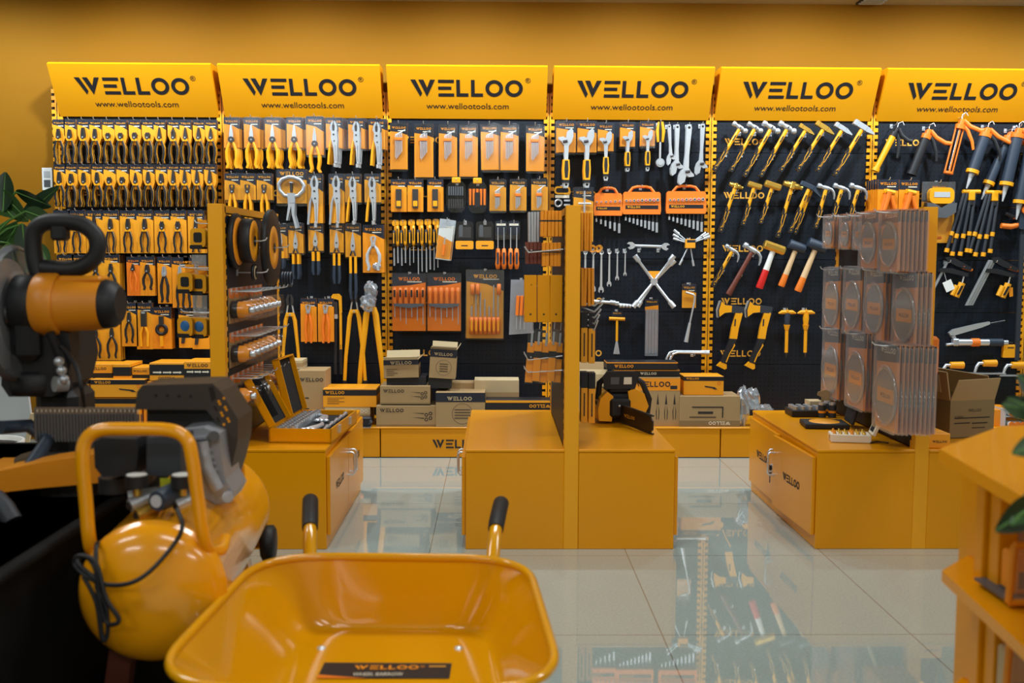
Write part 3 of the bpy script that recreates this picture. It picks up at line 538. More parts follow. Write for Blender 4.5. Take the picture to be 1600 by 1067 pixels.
def bigset(w, h, kind):
    c = card_G(w, h, 'cardd' if kind != 'long' else 'cardy', 'navy', .2, -.25 if kind != 'long' else .5, .64, n=16); c.v = c.v
    ps = [('backing_card', c), ('clear_blister', G().prism(rr(-w/2-.004, w/2+.004, -h-.006, .006, .008), -.034, -.030, 'clear').prism([(-w/2-.004, -h), (-w/2, -h), (-w/2, 0), (-w/2-.004, 0)], -.03, 0, 'clear').prism([(w/2, -h), (w/2+.004, -h), (w/2+.004, 0), (w/2, 0)], -.03, 0, 'clear'))]
    if kind != 'long':
        for i in range(6):
            x = w*(-.42+.168*i); z = -h*.235
            ps.append(('screwdriver', G().lathe([(0, 0), (.010, -.004), (.012, -.03), (.009, -.06), (.012, -.09), (.007, -.1), (0, -.1)], 'orp', 8, (x, -.016, z)).tube([(x, -.016, z-.1), (x, -.016, z-.17-.02*(i % 3))], .003, 'st', 5)))
            if kind == 'black': ps[-1][1].box(x-.005, x+.005, -.030, -.02, z-.055, z-.015, 'black')
        ps.append(('holder_strap', G().prism([(-w*.46, -h*.52), (w*.46, -h*.52), (w*.44, -h*.56), (0, -h*.60), (-w*.44, -h*.56)], -.026, -.008, 'gry')))
    else:
        for i in range(7):
            x = w*(-.36+.12*i); z = -h*.68; ps.append(('screwdriver', G().lathe([(0, 0), (.012, -.006), (.012, -.03), (.011, -.06), (.012, -.095), (0, -.1)], 'orp', 8, (x, -.016, z)).box(x-.004, x+.004, -.0295, -.02, z-.08, z-.02, 'ypl').tube([(x, -.016, z), (x, -.016, z+.06+.12*((i*3 % 4)/3))], .003, 'st', 5)))
        for x in (-.34, -.2, .38): ps.append(('screwdriver', G().lathe([(0, 0), (.012, -.004), (.012, -.06), (0, -.066)], 'orp', 8, (w*x, -.016, -h*.19)).tube([(w*x, -.016, -h*.3), (w*x, -.016, -h*.5)], .003, 'ypl', 5)))
    return tm(ps)
hang(bigset(.19, .325, 'black'), 'screwdriver_set', 639, 427.5, 'big carded set of six orange screwdrivers with black inlays', f'leftmost of three large sets, {B3}', 'screwdriver set', 1, Y=YP-.05)
hang(bigset(.19, .325, 'plain'), 'screwdriver_set', 694, 427.5, 'big carded set of six plain orange screwdrivers', f'middle of three large sets, {B3}', 'screwdriver set', 1, Y=YP-.05)
hang(bigset(.208, .385, 'long'), 'screwdriver_set', 758, 422.5, 'tallest yellow carded set of orange screwdrivers, rightmost large set', f'{B3}', 'screwdriver set', 2, Y=YP-.06)
ps = [('plastic_bag', G().prism([(-.06, 0), (.05, .0), (.07, -.3), (-.07, -.31)], -.012, 0, 'film'))]
for i in range(3): ps += [('screwdriver', G().tube([(-.02+.022*i, -.02, -.09), (-.026+.022*i, -.02, -.2)], .009, 'orp').tube([(-.026+.022*i, -.02, -.2), (-.03+.022*i, -.02, -.28)], .003, 'st', 5))]
hang(tm(ps), 'bagged_screwdrivers', 815, 437, 'clear bag of orange screwdrivers beside the middle divider', f'{B3}', 'screwdrivers', 2, .02)
# ---- bay 4: wrenches and sockets -------------------------------------------------------------------------------------------
B4 = 'wrench bay'
def adj(L, grip=None, mt='st', hang_end=False, y=-.02, zc=0):
    """adjustable wrench, jaw up at z=0"""
    s = L/.25; hd = G()
    hd.prism([(x*s, z*s) for x, z in [(-.012, -.06), (-.022, -.045), (-.034, -.036), (-.036, -.026), (-.014, -.022), (-.002, -.030), (.004, .0), (.022, .014), (.030, .004), (.031, -.022), (.024, -.046), (.012, -.062)]], y-.006*s, y+.006*s, mt)
    wm = G().cyl((-.016*s, y-.008*s, -.047*s), (.004*s, y-.008*s, -.043*s), .0065*s, 'dst', 8)
    sh = G().prism([(x*s, z*s) for x, z in [(-.011, -.058), (.011, -.058), (.008, -.12), (.012, -.235), (.008, -.25), (-.008, -.25), (-.012, -.235), (-.008, -.12)]], y-.005*s, y+.005*s, mt).cyl((0, y-.0055*s, -.236*s), (0, y+.0055*s, -.236*s), .006*s, 'slot', 10)
    ps = [('jaw', hd), ('worm_screw', wm), ('shaft', sh)]
    if grip: ps.append(('grip', G().prism([(x*s, z*s) for x, z in [(-.013, -.125), (.013, -.125), (.016, -.17), (.013, -.215), (-.013, -.215), (-.016, -.17)]], y-.011*s, y+.009*s, 'ypl').prism([(x*s, z*s) for x, z in [(-.007, -.13), (.007, -.13), (.009, -.17), (.006, -.205), (-.006, -.205), (-.009, -.17)]], y-.0125*s, y-.011*s, 'rub').box(-.014*s, .014*s, y-.010*s, y+.008*s, -.228*s, -.212*s, 'rub')))
    for p in ps: p[1].v = [Vector((v.x, v.y, v.z+zc)) for v in p[1].v]
    return ps
def adjpack(L, w, h): return tm([('backing_card', card_G(w*.9, h, 'cardo', 'navy', .27, .45)), ('clear_blister', shell_G(w, h+.012, .03))]+adj(L, True, zc=-.06))
A1, A2, A3 = adjpack(.31, .118, .172), adjpack(.26, .098, .155), adjpack(.215, .092, .135)
for i, (x, y, T) in enumerate([(885, 189, A1), (917.5, 189, A1), (946.6, 192, A2), (981, 190.5, A3), (1012, 189.5, A3)]):
    hang(T, 'adjustable_wrench_pack', x, y, 'adjustable wrench with yellow grip in clear blister', f'{ORD[i]} in top row, {B4}', 'adjustable wrench', 3 if i < 2 else 2, .025, YP-.1)
def flip(ps, L):
    for p in ps: p[1].v = [Vector((-v.x, v.y, -v.z-L)) for v in p[1].v]
    return ps
for i, (x, y, L, t, ry) in enumerate([(1044.5, 195, .215, 'smallest bare chrome', -4), (1057.4, 195, .27, 'second bare chrome', 0), (1076, 195, .32, 'largest bare chrome', 3), (1097, 194, .27, 'dull grey bare', 2)]):
    T = tm(flip(adj(L, None, 'st' if i < 3 else 'sts'), L*1.0)); hang(T, 'adjustable_wrench', x, y, f'{t} adjustable wrench hanging jaw down', f'top row end, {B4}', 'adjustable wrench', 2, .016, YP-.07, ry=ry)
ps = []
for i, x in enumerate((-.012, 0, .012)): ps.append(('grip', G().tube([(x*.6, -.012-.016*i*.3, 0), (x*1.3, -.012-.004*i, -.05), (x, -.014, -.11)], [.007, .011, .007], 'rub' if i == 1 else 'ypl', 8)))
ps += [('ratchet_shaft', G().tube([(0, -.014, -.10), (0, -.014, -.2)], [.006, .006], 'st', 8)), ('ratchet_head', G().cyl((0, -.03, -.225), (0, -.002, -.225), .024, 'sts', 18).cyl((0, -.034, -.225), (0, -.03, -.225), .014, 'st', 14))]
hang(tm(ps), 'ratchet_wrench', 1031.6, 191, 'ratchet handle with striped yellow and black grip', f'between the wrench packs and bare wrenches, {B4}', 'ratchet', 2, .02)
ps = [('hanger_card', G().prism(rr(-.045, .045, -.045, .0, .018), -.004, 0, 'ypl').prism(rr(-.036, .036, -.036, -.010, .012), -.0045, -.004, 'black')), ('label_strip', G().box(-.04, .04, -.006, 0, -.066, -.05, 'cream')), ('ratchet_ring', G().lathe([(.024, -.004), (.024, -.012), (.014, -.012), (.014, -.004), (.024, -.004)], 'st', 16, (-.022, 0, -.095), 'Y').box(.01, .045, -.012, 0, -.085, -.075, 'lgry').box(.01, .045, -.012, 0, -.11, -.1, 'lgry'))]
hang(tm(ps), 'ratchet_spanner_card', 878.6, 291, 'black and yellow oval tag with chrome ring ratchet', f'at the left end of the second row, {B4}', 'ratchet', 1, Y=YP-.03)
ps = [('backing_card', card_G(.11, .30, 'cardy', 'navy', .2, .3)), ('clear_blister', shell_G(.118, .31, .026)), ('slide_bar', G().tube([(.004, -.016, -.02), (.004, -.016, -.28)], .006, 'st').tube([(-.03, -.016, -.09), (.04, -.016, -.09)], .006, 'st'))]
hang(tm(ps), 'sliding_bar_pack', 912, 293, 'tall clear blister with chrome T-shaped socket bar', f'behind the middle divider post, {B4}', 'socket bar', 2, .03)
def rack_case(w, n, socks=9):
    h = .155; ps = []
    ps.append(('case_body', G().prism([(-w/2, -.04), (-w/2+.008, -.03), (w/2-.008, -.03), (w/2, -.04), (w/2+.004, -.135), (w/2, -h), (-w/2, -h), (-w/2-.004, -.135)], -.035, -.002, 'orp').prism([(-w*.44, -.105), (w*.44, -.105), (w*.44, -.125), (-w*.44, -.125)], -.0365, -.035, 'black').logo(-w*.22, -.115, -.037, w*.35, 'ypl', 8)))
    ps.append(('case_handle', G().tube([(-w*.34, -.018, -.032), (-w*.24, -.018, -.006), (-w*.12, -.018, .0), (w*.12, -.018, .0), (w*.24, -.018, -.006), (w*.34, -.018, -.032)], .008, 'orp', 8)))
    for i in range(n):
        x = -w*.42+w*.84*i/(n-1); r = (.0065+.0035*i/n)*(w/.21) if w < .17 else .0065+.003*i/n
        ps.append(('socket', G().cyl((x, -.045, -.08+.006*(i/n)), (x, -.030, -.08+.006*(i/n)), r, 'st', 10).cyl((x, -.0455, -.08+.006*(i/n)), (x, -.045, -.08+.006*(i/n)), r*.6, 'red' if i % 2 else 'dst', 8)))
        L = .035+.075*i/n; ps.append(('socket_bit', G().cyl((x, -.02, -h), (x, -.02, -h-L), .0045, 'dst', 8).cyl((x, -.02, -h-L*.45), (x, -.02, -h-L), .0058+.002*i/n, 'st', 8)))
    return tm(ps)
for x, w, n, t, y in [(949.6, .155, 6, 'smallest orange socket rack with six socket bits', 294), (1002, .21, 9, 'middle orange socket rack with carrying handle', 292), (1071, .22, 9, 'rightmost orange socket rack beside the upright', 291)]:
    hang(rack_case(w, n), 'socket_rack', x, y, t, f'second row, {B4}', 'socket set', 1, Y=YP-.04)
def spanner(L, mt='st'):
    s = L/.2; g1 = G().lathe([(.011*s, -.008), (.011*s, .0), (.0065*s, 0), (.0065*s, -.008), (.011*s, -.008)], mt, 12, (0, -.006, -.010*s), 'Y')
    g2 = G().prism([(x*s, z*s) for x, z in [(-.004, -.02), (.004, -.02), (.0055, -.17), (.012, -.18), (.013, -.195), (.006, -.202), (.006, -.188), (-.006, -.188), (-.006, -.202), (-.013, -.195), (-.012, -.18), (-.0055, -.17)]], -.013, -.007, mt)
    return tm([('ring_end', g1), ('open_end', g2)])
for i, (x, L) in enumerate(zip([914.5, 927, 939.5, 952, 964.4, 976.6], [.235, .235, .24, .205, .17, .145])):
    hang(spanner(L), 'combination_spanner', x, 391, f'chrome combination spanner {["partly hidden by the divider", "with lower half hidden", "the longest in full view", "second longest in full view", "second shortest", "the shortest"][i]}', f'hanging in the spanner row, {B4}', 'spanner', 1, Y=YP-.04)
for i, x in enumerate([925.5, 934.6]):
    tag(link('ring_tag', G().lathe([(.020, -.004), (.020, 0), (.010, 0), (.010, -.004), (.020, -.004)], 'cardo', 18, ax='Y').mesh(), None, P(x, 389, YP-.06)), f'orange paper ring {["left", "right"][i]} of the pair above the spanners, fourth bay', 'tag')
g = G().tube([(-.09, -.02, 0), (.09, -.02, 0)], .008, 'st', 8, .7); 
for s in (-1, 1): g.prism([(s*x, z) for x, z in [(.075, .008), (.092, .020), (.110, .020), (.122, .010), (.106, .006), (.102, -.004), (.116, -.012), (.104, -.022), (.088, -.018), (.075, -.008)]], -.027, -.012, 'st')
o = tag(link('open_ended_spanner', g.mesh(), None, P(1012, 384.5, YP-.03), (0, R(1.5), 0)), 'large double open-ended spanner lying level on hooks above the cross wrench', 'spanner')
for x in (998, 1028): inst(hookof(.08), 'peg_hook', f'steel peg hook under the {"left" if x < 1010 else "right"} end of the double open-ended spanner', 'hook', P(x, 391, YP), (0, 0, 0))
ps = [('wrap_card', G().box(-.028, .028, -.05, -.02, -.05, .0, 'cardy', .002).box(-.02, .028, -.0505, -.05, -.018, -.004, 'navy'))]
for a, L, r in ((-62, .11, .006), (-50, .12, .006), (-73, .1, .005), (62, .12, .006), (70, .12, .007), (55, .11, .005), (-160, .17, .005), (172, .17, .005)):
    ca, sa = math.sin(R(a)), math.cos(R(a)); ps.append(('socket_rod', G().tube([(0, -.03, -.025), (ca*L, -.03, -.025+sa*L*(1 if abs(a) < 90 else .75))], .0045, 'sts', 6).tube([(ca*L*.7, -.03, -.025+sa*L*(.7 if abs(a) < 90 else .55)), (ca*L, -.03, -.025+sa*L*(1 if abs(a) < 90 else .75))], r*1.4, 'st', 8)))
hang(tm(ps), 'socket_key_bundle', 1076.5, 374, 'star-shaped bundle of chrome socket keys wrapped in yellow card', f'{B4}', 'socket keys', 1, Y=YP-.03)
c0 = P(1021, 440, YP-.06); ps = [('hub', G().cyl((0, -.028, 0), (0, -.005, 0), .02, 'st', 16))]
for a in (37, -37, 141, -141, 44, -147):
    ca, sa = math.sin(R(a)), math.cos(R(a)); L = .185 if a in (37, -37, 141, -141) else .168; y = -.018+(.006 if a in (44, -147) else 0)
    ps.append(('arm', G().tube([(0, y, 0), (ca*L*.75, y, sa*L*.75), (ca*L*.8, y, sa*L*.8), (ca*L, y, sa*L)], [.009, .009, .015, .016], 'st', 10)))
ps.append(('paper_tag', G().prism([(-.04, .06), (.04, .06), (.025, .015), (-.025, .015)], -.008, -.004, 'cardy')))
inst(bake(T4(ps)), 'cross_wheel_wrench', 'large chrome cross-shaped wheel wrench with yellow tag, fourth rack bay', 'wheel wrench', c0)
inst(hookof(.08), 'peg_hook', 'steel peg hook carrying the cross-shaped wheel wrench', 'hook', P(1022, 432, YP))
ps = [('backing_card', card_G(.08, .135, 'cardy', 'navy', .28, .3)), ('clear_blister', shell_G(.085, .14, .012)), ('wheel_wrench', G().tube([(-.022, -.016, -.045), (.022, -.016, -.058), (.030, -.016, -.07), (.028, -.016, -.1), (.0, -.016, -.24)], .0055, 'st', 8).tube([(.004, -.016, -.22), (-.016, -.016, -.33)], [.008, .013], 'st', 10))]
hang(tm(ps), 'wheel_wrench_pack', 1077, 444, 'L-shaped chrome wheel wrench on yellow card', f'beside the right upright, {B4}', 'wheel wrench', 1, Y=YP-.04)
g = G().tube([(-.1, -.02, 0), (.07, -.02, -.006)], .010, 'st', 8).tube([(.02, -.02, -.002), (.05, -.02, -.005)], .014, 'sts', 8).tube([(.05, -.02, -.012), (.14, -.02, -.016)], .008, 'st', 8)
for i in range(4): g.cyl((.075+.018*i, -.02, -.02), (.088+.018*i, -.02, -.021), .012, 'st', 8)
tag(link('torque_wrench', g.mesh(), None, P(947, 471, YP-.03), (0, R(2), 0)), 'chrome ratchet bar with sockets lying level on hooks beside the divider', 'ratchet')
ps = [('header_card', G().box(-.03, .03, -.012, -.008, -.028, 0, 'navy').logo(0, -.012, -.0125, .045, 'ypl', 6)), ('cross_handle', G().tube([(-.045, -.018, -.042), (.045, -.018, -.045)], .010, 'ypl', 8)), ('stem', G().tube([(0, -.018, -.04), (0, -.018, -.17)], .007, 'ypl', 8))]
for a in (-10, -4, 3, 9): ps.append(('claw', G().tube([(0, -.018, -.165), (math.sin(R(a))*.08, -.018, -.245)], [.005, .006], 'st', 6)))
hang(tm(ps), 'brush_tool', 963.7, 486, 'yellow T-handled tool ending in splayed chrome rods', f'left of the long tube pack, {B4}', 'hand tool', 1, Y=YP-.03)
ps = [('header_card', G().box(-.038, .038, -.012, -.008, -.07, 0, 'navy').prism([(-.038, -.07), (.038, -.06), (.038, -.035), (-.038, -.045)], -.0125, -.012, 'cardo').logo(0, -.016, -.0125, .06, 'ypl', 6))]
for i in range(4): ps.append(('extension_bar', G().tube([(-.026+.017*i, -.016, -.06), (-.026+.017*i, -.016, -.31)], .007, 'sts', 8)))
ps.append(('clear_sleeve', G().box(-.037, .037, -.028, -.004, -.325, -.06, 'film')))
hang(tm(ps), 'extension_bar_pack', 1018, 467, 'long clear sleeve of steel extension bars with orange header', f'under the cross wrench, {B4}', 'extension bars', 1, Y=YP-.03)
for i, dy in enumerate((0, 1)):
    g = G().tube([(-.14+.02*i, -.03, -.11), (-.135+.02*i, -.03, -.04), (-.118+.02*i, -.03, -.008), (-.09+.02*i, -.03, 0), (.07, -.03, -.002)], .007, 'st', 8, 1).tube([(.06, -.03, -.002), (.11, -.03, -.004)], [.008, .011], 'st', 8, .5)
    tag(link('wheel_brace', g.mesh(), None, P(1077, 548+2*i, YP-.02-.02*i)), f'bent chrome wheel brace lying on hooks above the boxes, {["rear", "front"][i]} one', 'wheel brace')
for x in (1046, 1081): inst(hookof(.09), 'peg_hook', f'steel peg hook under the {"left" if x < 1060 else "right"} part of the bent wheel braces', 'hook', P(x, 554, YP))
# ---- bay 5: hammers, axes ---------------------------------------------------------------------------------------------------
B5 = 'hammer bay'
def hooklab(p, l):
    for a in ('yellow-handled ', ' with brassy head', ' with silver head', ' with brass block head', ' with blue head', ' with dark head', ' and orange end', ', beside the saw blade packs', ' in the third hammer row', ' at left of the third hammer row', 'long '): l = l.replace(a, '')
    return f'peg hook at {p} of the {l}'
def fhandle(L, w, y=-.035):
    """black and yellow fibreglass handle along -z from z=0"""
    return [('handle', G().tube([(0, y, .01), (0, y, -L*.35), (0, y, -L*.55), (0, y, -L*.6), (0, y, -L)], [w*.44, w*.38, w*.42, w*.30, w*.40], 'ypl', 8, .8), None, [
        ('rubber_grip', G().prism([(-w*.40, -L*.44), (-w*.05, -L*.50), (-w*.05, -L*.55), (w*.40, -L*.50), (w*.40, -L*.8), (w*.50, -L*.97), (w*.34, -L), (-w*.34, -L), (-w*.50, -L*.97), (-w*.40, -L*.8)], y-w*.52, y+w*.4, 'rub'), None, []),
        ('stripe_pattern', G().prism([(-w*.36, -L*.56), (-w*.22, -L*.58), (-w*.22, -L*.7), (-w*.02, -L*.74), (-w*.02, -L*.88), (-w*.28, -L*.92), (-w*.28, -L*.9), (-w*.08, -L*.86), (-w*.08, -L*.75), (-w*.30, -L*.71)], y-w*.55, y-w*.51, 'ypl').prism([(w*.22, -L*.54), (w*.34, -L*.54), (w*.34, -L*.76), (w*.18, -L*.8), (w*.18, -L*.9), (w*.12, -L*.9), (w*.12, -L*.78), (w*.25, -L*.74)], y-w*.55, y-w*.51, 'ypl').box(-w*.12, w*.12, y-w*.55, y-w*.45, -L*.3, -L*.18, 'ink').lathe([(w*.2, -w*.56), (w*.09, -w*.56)], 'ypl', 3, (0, y, -L*.95), 'Y', False), None, [])])]
def hhead(kind, s=1, y=-.035):
    g = G(); e = lambda a, b, r, m, n=12: g.tube([(x*s, y, z*s) for x, z in a], [q*s for q in b], m, n)
    if kind == 'ball': e([(-.055, 0), (-.05, 0), (-.034, 0), (-.028, 0), (-.012, 0), (.012, 0), (.024, 0)], [.014, .0165, .0165, .011, .015, .015, .009], 0, 'sts'); g.ball((.037*s, y, 0), .0165*s, 'sts', 12); g.box(-.003*s, .003*s, y-.016*s, y-.014*s, -.006*s, .006*s, 'ink')
    if kind in ('cross', 'crossb'):
        m = 'sts' if kind == 'cross' else 'brass'; g.box(-.052*s, -.03*s, y-.014*s, y+.014*s, -.014*s, .014*s, m, .003*s).box(-.03*s, .018*s, y-.012*s, y+.012*s, -.013*s, .013*s, m, .002*s)
        g.add([((.018 if a else .06)*s, y+b*.012*s, (c*.013 if a else c*.003-.004)*s) for a in (1, 0) for b in (-1, 1) for c in (-1, 1)], [(0, 1, 3, 2), (4, 6, 7, 5), (0, 4, 5, 1), (2, 3, 7, 6), (0, 2, 6, 4), (1, 5, 7, 3)], m)
    if kind in ('sledge', 'sledgeb'):
        m = 'brass' if kind == 'sledgeb' else 'brass'; pts = ringpts(0, 0, .021*s, 8, R(22.5), R(382.5)); vs = [(x, y+a, b) for x in (-.05*s, -.044*s, .044*s, .05*s) for a, b in [(p[0]*(.85 if abs(x) > .047*s else 1), p[1]*(.85 if abs(x) > .047*s else 1)) for p in pts]]
        g.add(vs, [list(range(8)), list(range(24, 32))]+[(i*8+j, i*8+(j+1) % 8, i*8+8+(j+1) % 8, i*8+8+j) for i in range(3) for j in range(8)], m)
    if kind == 'double': g.tube([(-.05*s, y, 0), (-.036*s, y, 0), (-.034*s, y, 0), (.034*s, y, 0), (.036*s, y, 0), (.055*s, y, 0)], [.014*s, .014*s, .017*s, .017*s, .012*s, .012*s], 'brass', 12).box(-.012*s, .012*s, y-.018*s, y+.018*s, -.02*s, .02*s, 'brass', .003)
    if kind in ('claw', 'clawb'):
        m = 'sts' if kind == 'claw' else 'dst'; e([(-.055, .002), (-.05, .002), (-.036, .002), (-.03, 0), (-.012, 0), (.014, 0)], [.013, .0155, .0155, .010, .014, .013], 0, m)
        for s2 in (-1, 1): g.tube([(x*s, y+s2*.006*s, z*s) for x, z in [(.008, .002), (.03, 0), (.048, -.012), (.058, -.032), (.062, -.052)]], [.009*s, .008*s, .007*s, .005*s, .002*s], m, 6)
    if kind == 'scutch': g.box(-.06*s, .025*s, y-.013*s, y+.013*s, -.013*s, .016*s, 'blue', .003); g.add([((.025 if a else .085)*s, y+b*.012*s, (c*.012 if a else c*.003-.03)*s) for a in (1, 0) for b in (-1, 1) for c in (-1, 1)], [(0, 1, 3, 2), (4, 6, 7, 5), (0, 4, 5, 1), (2, 3, 7, 6), (0, 2, 6, 4), (1, 5, 7, 3)], 'blue')
    if kind == 'mallet': g.tube([(-.048*s, y, 0), (-.044*s, y, 0), (.044*s, y, 0), (.048*s, y, 0)], [.024*s, .028*s, .028*s, .024*s], 'blue', 16)
    return [('head', g)]
def slanted(hp, ep, parts_of, name, label, cat, Y=YP-.04, hooks=True, k=1):
    a, b = P(*hp, Y), P(*ep, Y); d = b-a; L = math.hypot(d.x, d.z); ang = math.atan2(-d.x, -d.z)*-1
    # local -z points along d : rotation about y
    ry = math.atan2(d.x, -d.z)*-1
    inst(bake(T4(parts_of(L))), name, label, cat, a, (0, -ry*-1, 0))
    if hooks:
        for f, s in ((.06, 1), (.55, 1)):
            q = a+d*f; inst(hookof(.075), 'peg_hook', hooklab("head" if f < .1 else "handle", label), 'hook', (q.x+(.016 if f > .1 else .022), YP, q.z-.012), (0, 0, 0))
ha = [((275, 515), (98, 800), 'ball', 1), ((375, 515), (208, 805), 'ball', 1), ((482, 515), (298, 838), 'ball', 1.15), ((590, 515), (405, 838), 'ball', 1.15), ((712, 525), (537, 805), 'crossb', .95), ((832, 515), (652, 798), 'crossb', 1.15), ((955, 522), (780, 803), 'cross', 1.1), ((1090, 512), (895, 832), 'cross', 1.3)]
un = {'ball': 'ball-pein hammer', 'crossb': 'cross-pein hammer with brassy head', 'cross': 'cross-pein hammer with silver head', 'sledgeb': 'club hammer with brass block head', 'double': 'two-faced brass hammer', 'claw': 'claw hammer with silver head', 'clawb': 'claw hammer with dark head', 'scutch': 'bricklayer hammer with blue head'}
for i, (h, e, kd, s) in enumerate(ha):
    z = 1280/300; slanted((1090+h[0]/z, 80+h[1]/z), (1090+e[0]/z, 80+e[1]/z), lambda L: hhead(kd, s*.92)+fhandle(L, .026*s**.5), kd.replace('crossb', 'cross_pein_hammer').replace('cross', 'cross_pein_hammer').replace('ball', 'ball_pein_hammer').replace('cross_pein_hammer_pein_hammer', 'cross_pein_hammer'), f'yellow-handled {un[kd]}, {ORD[i]} in top hammer row', 'hammer')
hb = [((245, 900), (140, 225), 'double', .8, 'cross_pein_hammer'), ((370, 898), (290, 180), 'sledgeb', .85, 'club_hammer'), ((490, 898), (405, 170), 'sledgeb', 1.0, 'club_hammer'), ((620, 898), (518, 262), 'double', 1.1, 'double_faced_hammer'), ((735, 908), (600, 228), 'scutch', 1, 'bricklayer_hammer'), ((845, 915), (770, 200), 'claw', 1, 'claw_hammer'), ((950, 915), (880, 150), 'claw', 1, 'claw_hammer'), ((1060, 915), (985, 170), 'claw', 1.05, 'claw_hammer')]
for i, (h, e, kd, s, nn) in enumerate(hb):
    z = 1280/300; slanted((1090+h[0]/z, 80+h[1]/z), (1090+e[0]/z, 310+e[1]/z), lambda L: hhead(kd, s*.95)+fhandle(L, .027), nn, f'yellow-handled {un[kd]}, {ORD[i]} in second hammer row', 'hammer')
z = 1280/300; q4 = lambda p: (1090+p[0]/z, 310+p[1]/z)
slanted(q4((740+z*0, 0)) if 0 else (1090+752/z, 80+915/z), (1090+632/z, 310+238/z), lambda L: hhead('scutch', .9)+fhandle(L, .026), 'bricklayer_hammer', 'second yellow-handled bricklayer hammer tucked behind the blue-headed one', 'hammer', YP-.015, False)
slanted(q4((225, 345)), q4((92, 582)), lambda L: hhead('claw', .9)+fhandle(L, .026), 'claw_hammer', 'short yellow-handled claw hammer at left of the third hammer row', 'hammer')
def wh(L, w, m1, m2=None, f=.62, y=-.035):
    g = [('handle', G().tube([(0, y, .012), (0, y, -L*.3), (0, y, -L*f)], [w*.40, w*.38, w*.44], m1, 8, .75), None, [])]
    if m2: g[0][3].append(('painted_end', G().tube([(0, y, -L*f), (0, y, -L*.97), (0, y, -L)], [w*.445, w*.52, w*.46], m2, 8, .75), None, []))
    return g
slanted(q4((360, 345)), q4((195, 640)), lambda L: hhead('claw', 1.15)+wh(L, .034, 'dwood', 'dwood', .8), 'claw_hammer', 'claw hammer with long red-brown wooden handle in the third hammer row', 'hammer')
slanted(q4((500, 328)), q4((400, 598)), lambda L: hhead('sledgeb', 1.25)+wh(L, .042, 'white', 'red', .55), 'sledge_hammer', 'brass-headed sledge hammer with white and red handle', 'hammer')
slanted(q4((650, 322)), q4((545, 585)), lambda L: hhead('mallet', 1.0)+wh(L, .038, 'wood', 'orp', .7), 'rubber_mallet', 'smaller rubber mallet with pale wooden handle and orange end', 'mallet')
slanted(q4((782, 315)), q4((655, 618)), lambda L: hhead('mallet', 1.1)+wh(L, .042, 'wood', 'orp', .7), 'rubber_mallet', 'larger rubber mallet with pale wooden handle, beside the saw blade packs', 'mallet')
def axe():
    y = -.03; return [('axe_head', G().prism([(.06, .022), (-.01, .028), (-.05, .03), (-.075, .052), (-.090, -.005), (-.084, -.05), (-.05, -.022), (-.01, -.016), (.056, -.018)], y-.010, y+.010, 'rubg').prism([(-.012, .024), (-.05, .026), (-.072, .046), (-.084, -.005), (-.079, -.042), (-.05, -.018), (-.012, -.012)], y-.012, y-.010, 'ypl').flat([(-.088, .048), (-.075, .052), (-.090, -.005), (-.084, -.05), (-.094, -.045), (-.1, -.002)], y, 'st')),
        ('handle', G().prism([(.052, -.016), (.012, -.016), (-.004, -.10), (-.01, -.165), (.03, -.165), (.036, -.10)], y-.014, y+.012, 'ypl').box(.008, .016, y-.0148, y-.014, -.09, -.05, 'ink'), None, [('rubber_grip', G().prism([(.03, -.163), (-.01, -.163), (-.03, -.23), (-.052, -.30), (-.020, -.31), (.004, -.24)], y-.016, y+.014, 'rub').prism([(.016, -.19), (.022, -.2), (-.004, -.25), (-.02, -.3), (-.026, -.298), (-.010, -.25), (.010, -.21)], y-.0175, y-.016, 'ypl'), None, []), ('end_knob', G().prism([(-.046, -.292), (-.02, -.30), (-.016, -.335), (-.028, -.342), (-.074, -.322), (-.062, -.31)], y-.015, y+.013, 'ypl'), None, [])])]
AX = bake(T4(axe()))
for i, x in enumerate((1144, 1188)):
    inst(AX, 'hand_axe', f'hand axe with yellow head and bent black-gripped handle, {["left", "right"][i]} of the two', 'axe', P(x, 484, YP-.03), (0, R(3), 0))
    inst(hookof(.07), 'peg_hook', f'steel peg hook under the {["left", "right"][i]} hand axe head', 'hook', P(x+10, 491, YP))
for i, x in enumerate((1227.8, 1257.2)):
    y = -.03; ps = [('hand_guard', G().tube([(-.05, y, -.02), (-.03, y, -.014), (.03, y, -.014), (.05, y, -.02)], [.004, .012, .012, .004], 'ypl', 8).box(-.008, .008, y-.012, y+.01, -.014, 0, 'ypl', .003)), ('grip', G().tube([(0, y, -.02), (0, y, -.05), (0, y, -.085)], [.016, .018, .014], 'blue' if i == 0 else 'ypl', 8)), ('collar', G().cyl((0, y, -.085), (0, y, -.115), .019, 'ypl', 8, .012)), ('chisel', G().cyl((0, y, -.115), (0, y, -.245), .010, 'ypl', 6).cyl((0, y, -.245), (0, y, -.275), .008, 'dst', 8, .0015))]
    hang(tm(ps), 'masonry_chisel', x, 483.5, f'yellow {["point chisel with blue grip", "point chisel with yellow grip"][i]} hanging by its guard', 'hammer rack bay', 'chisel', 1, Y=YP-.03)
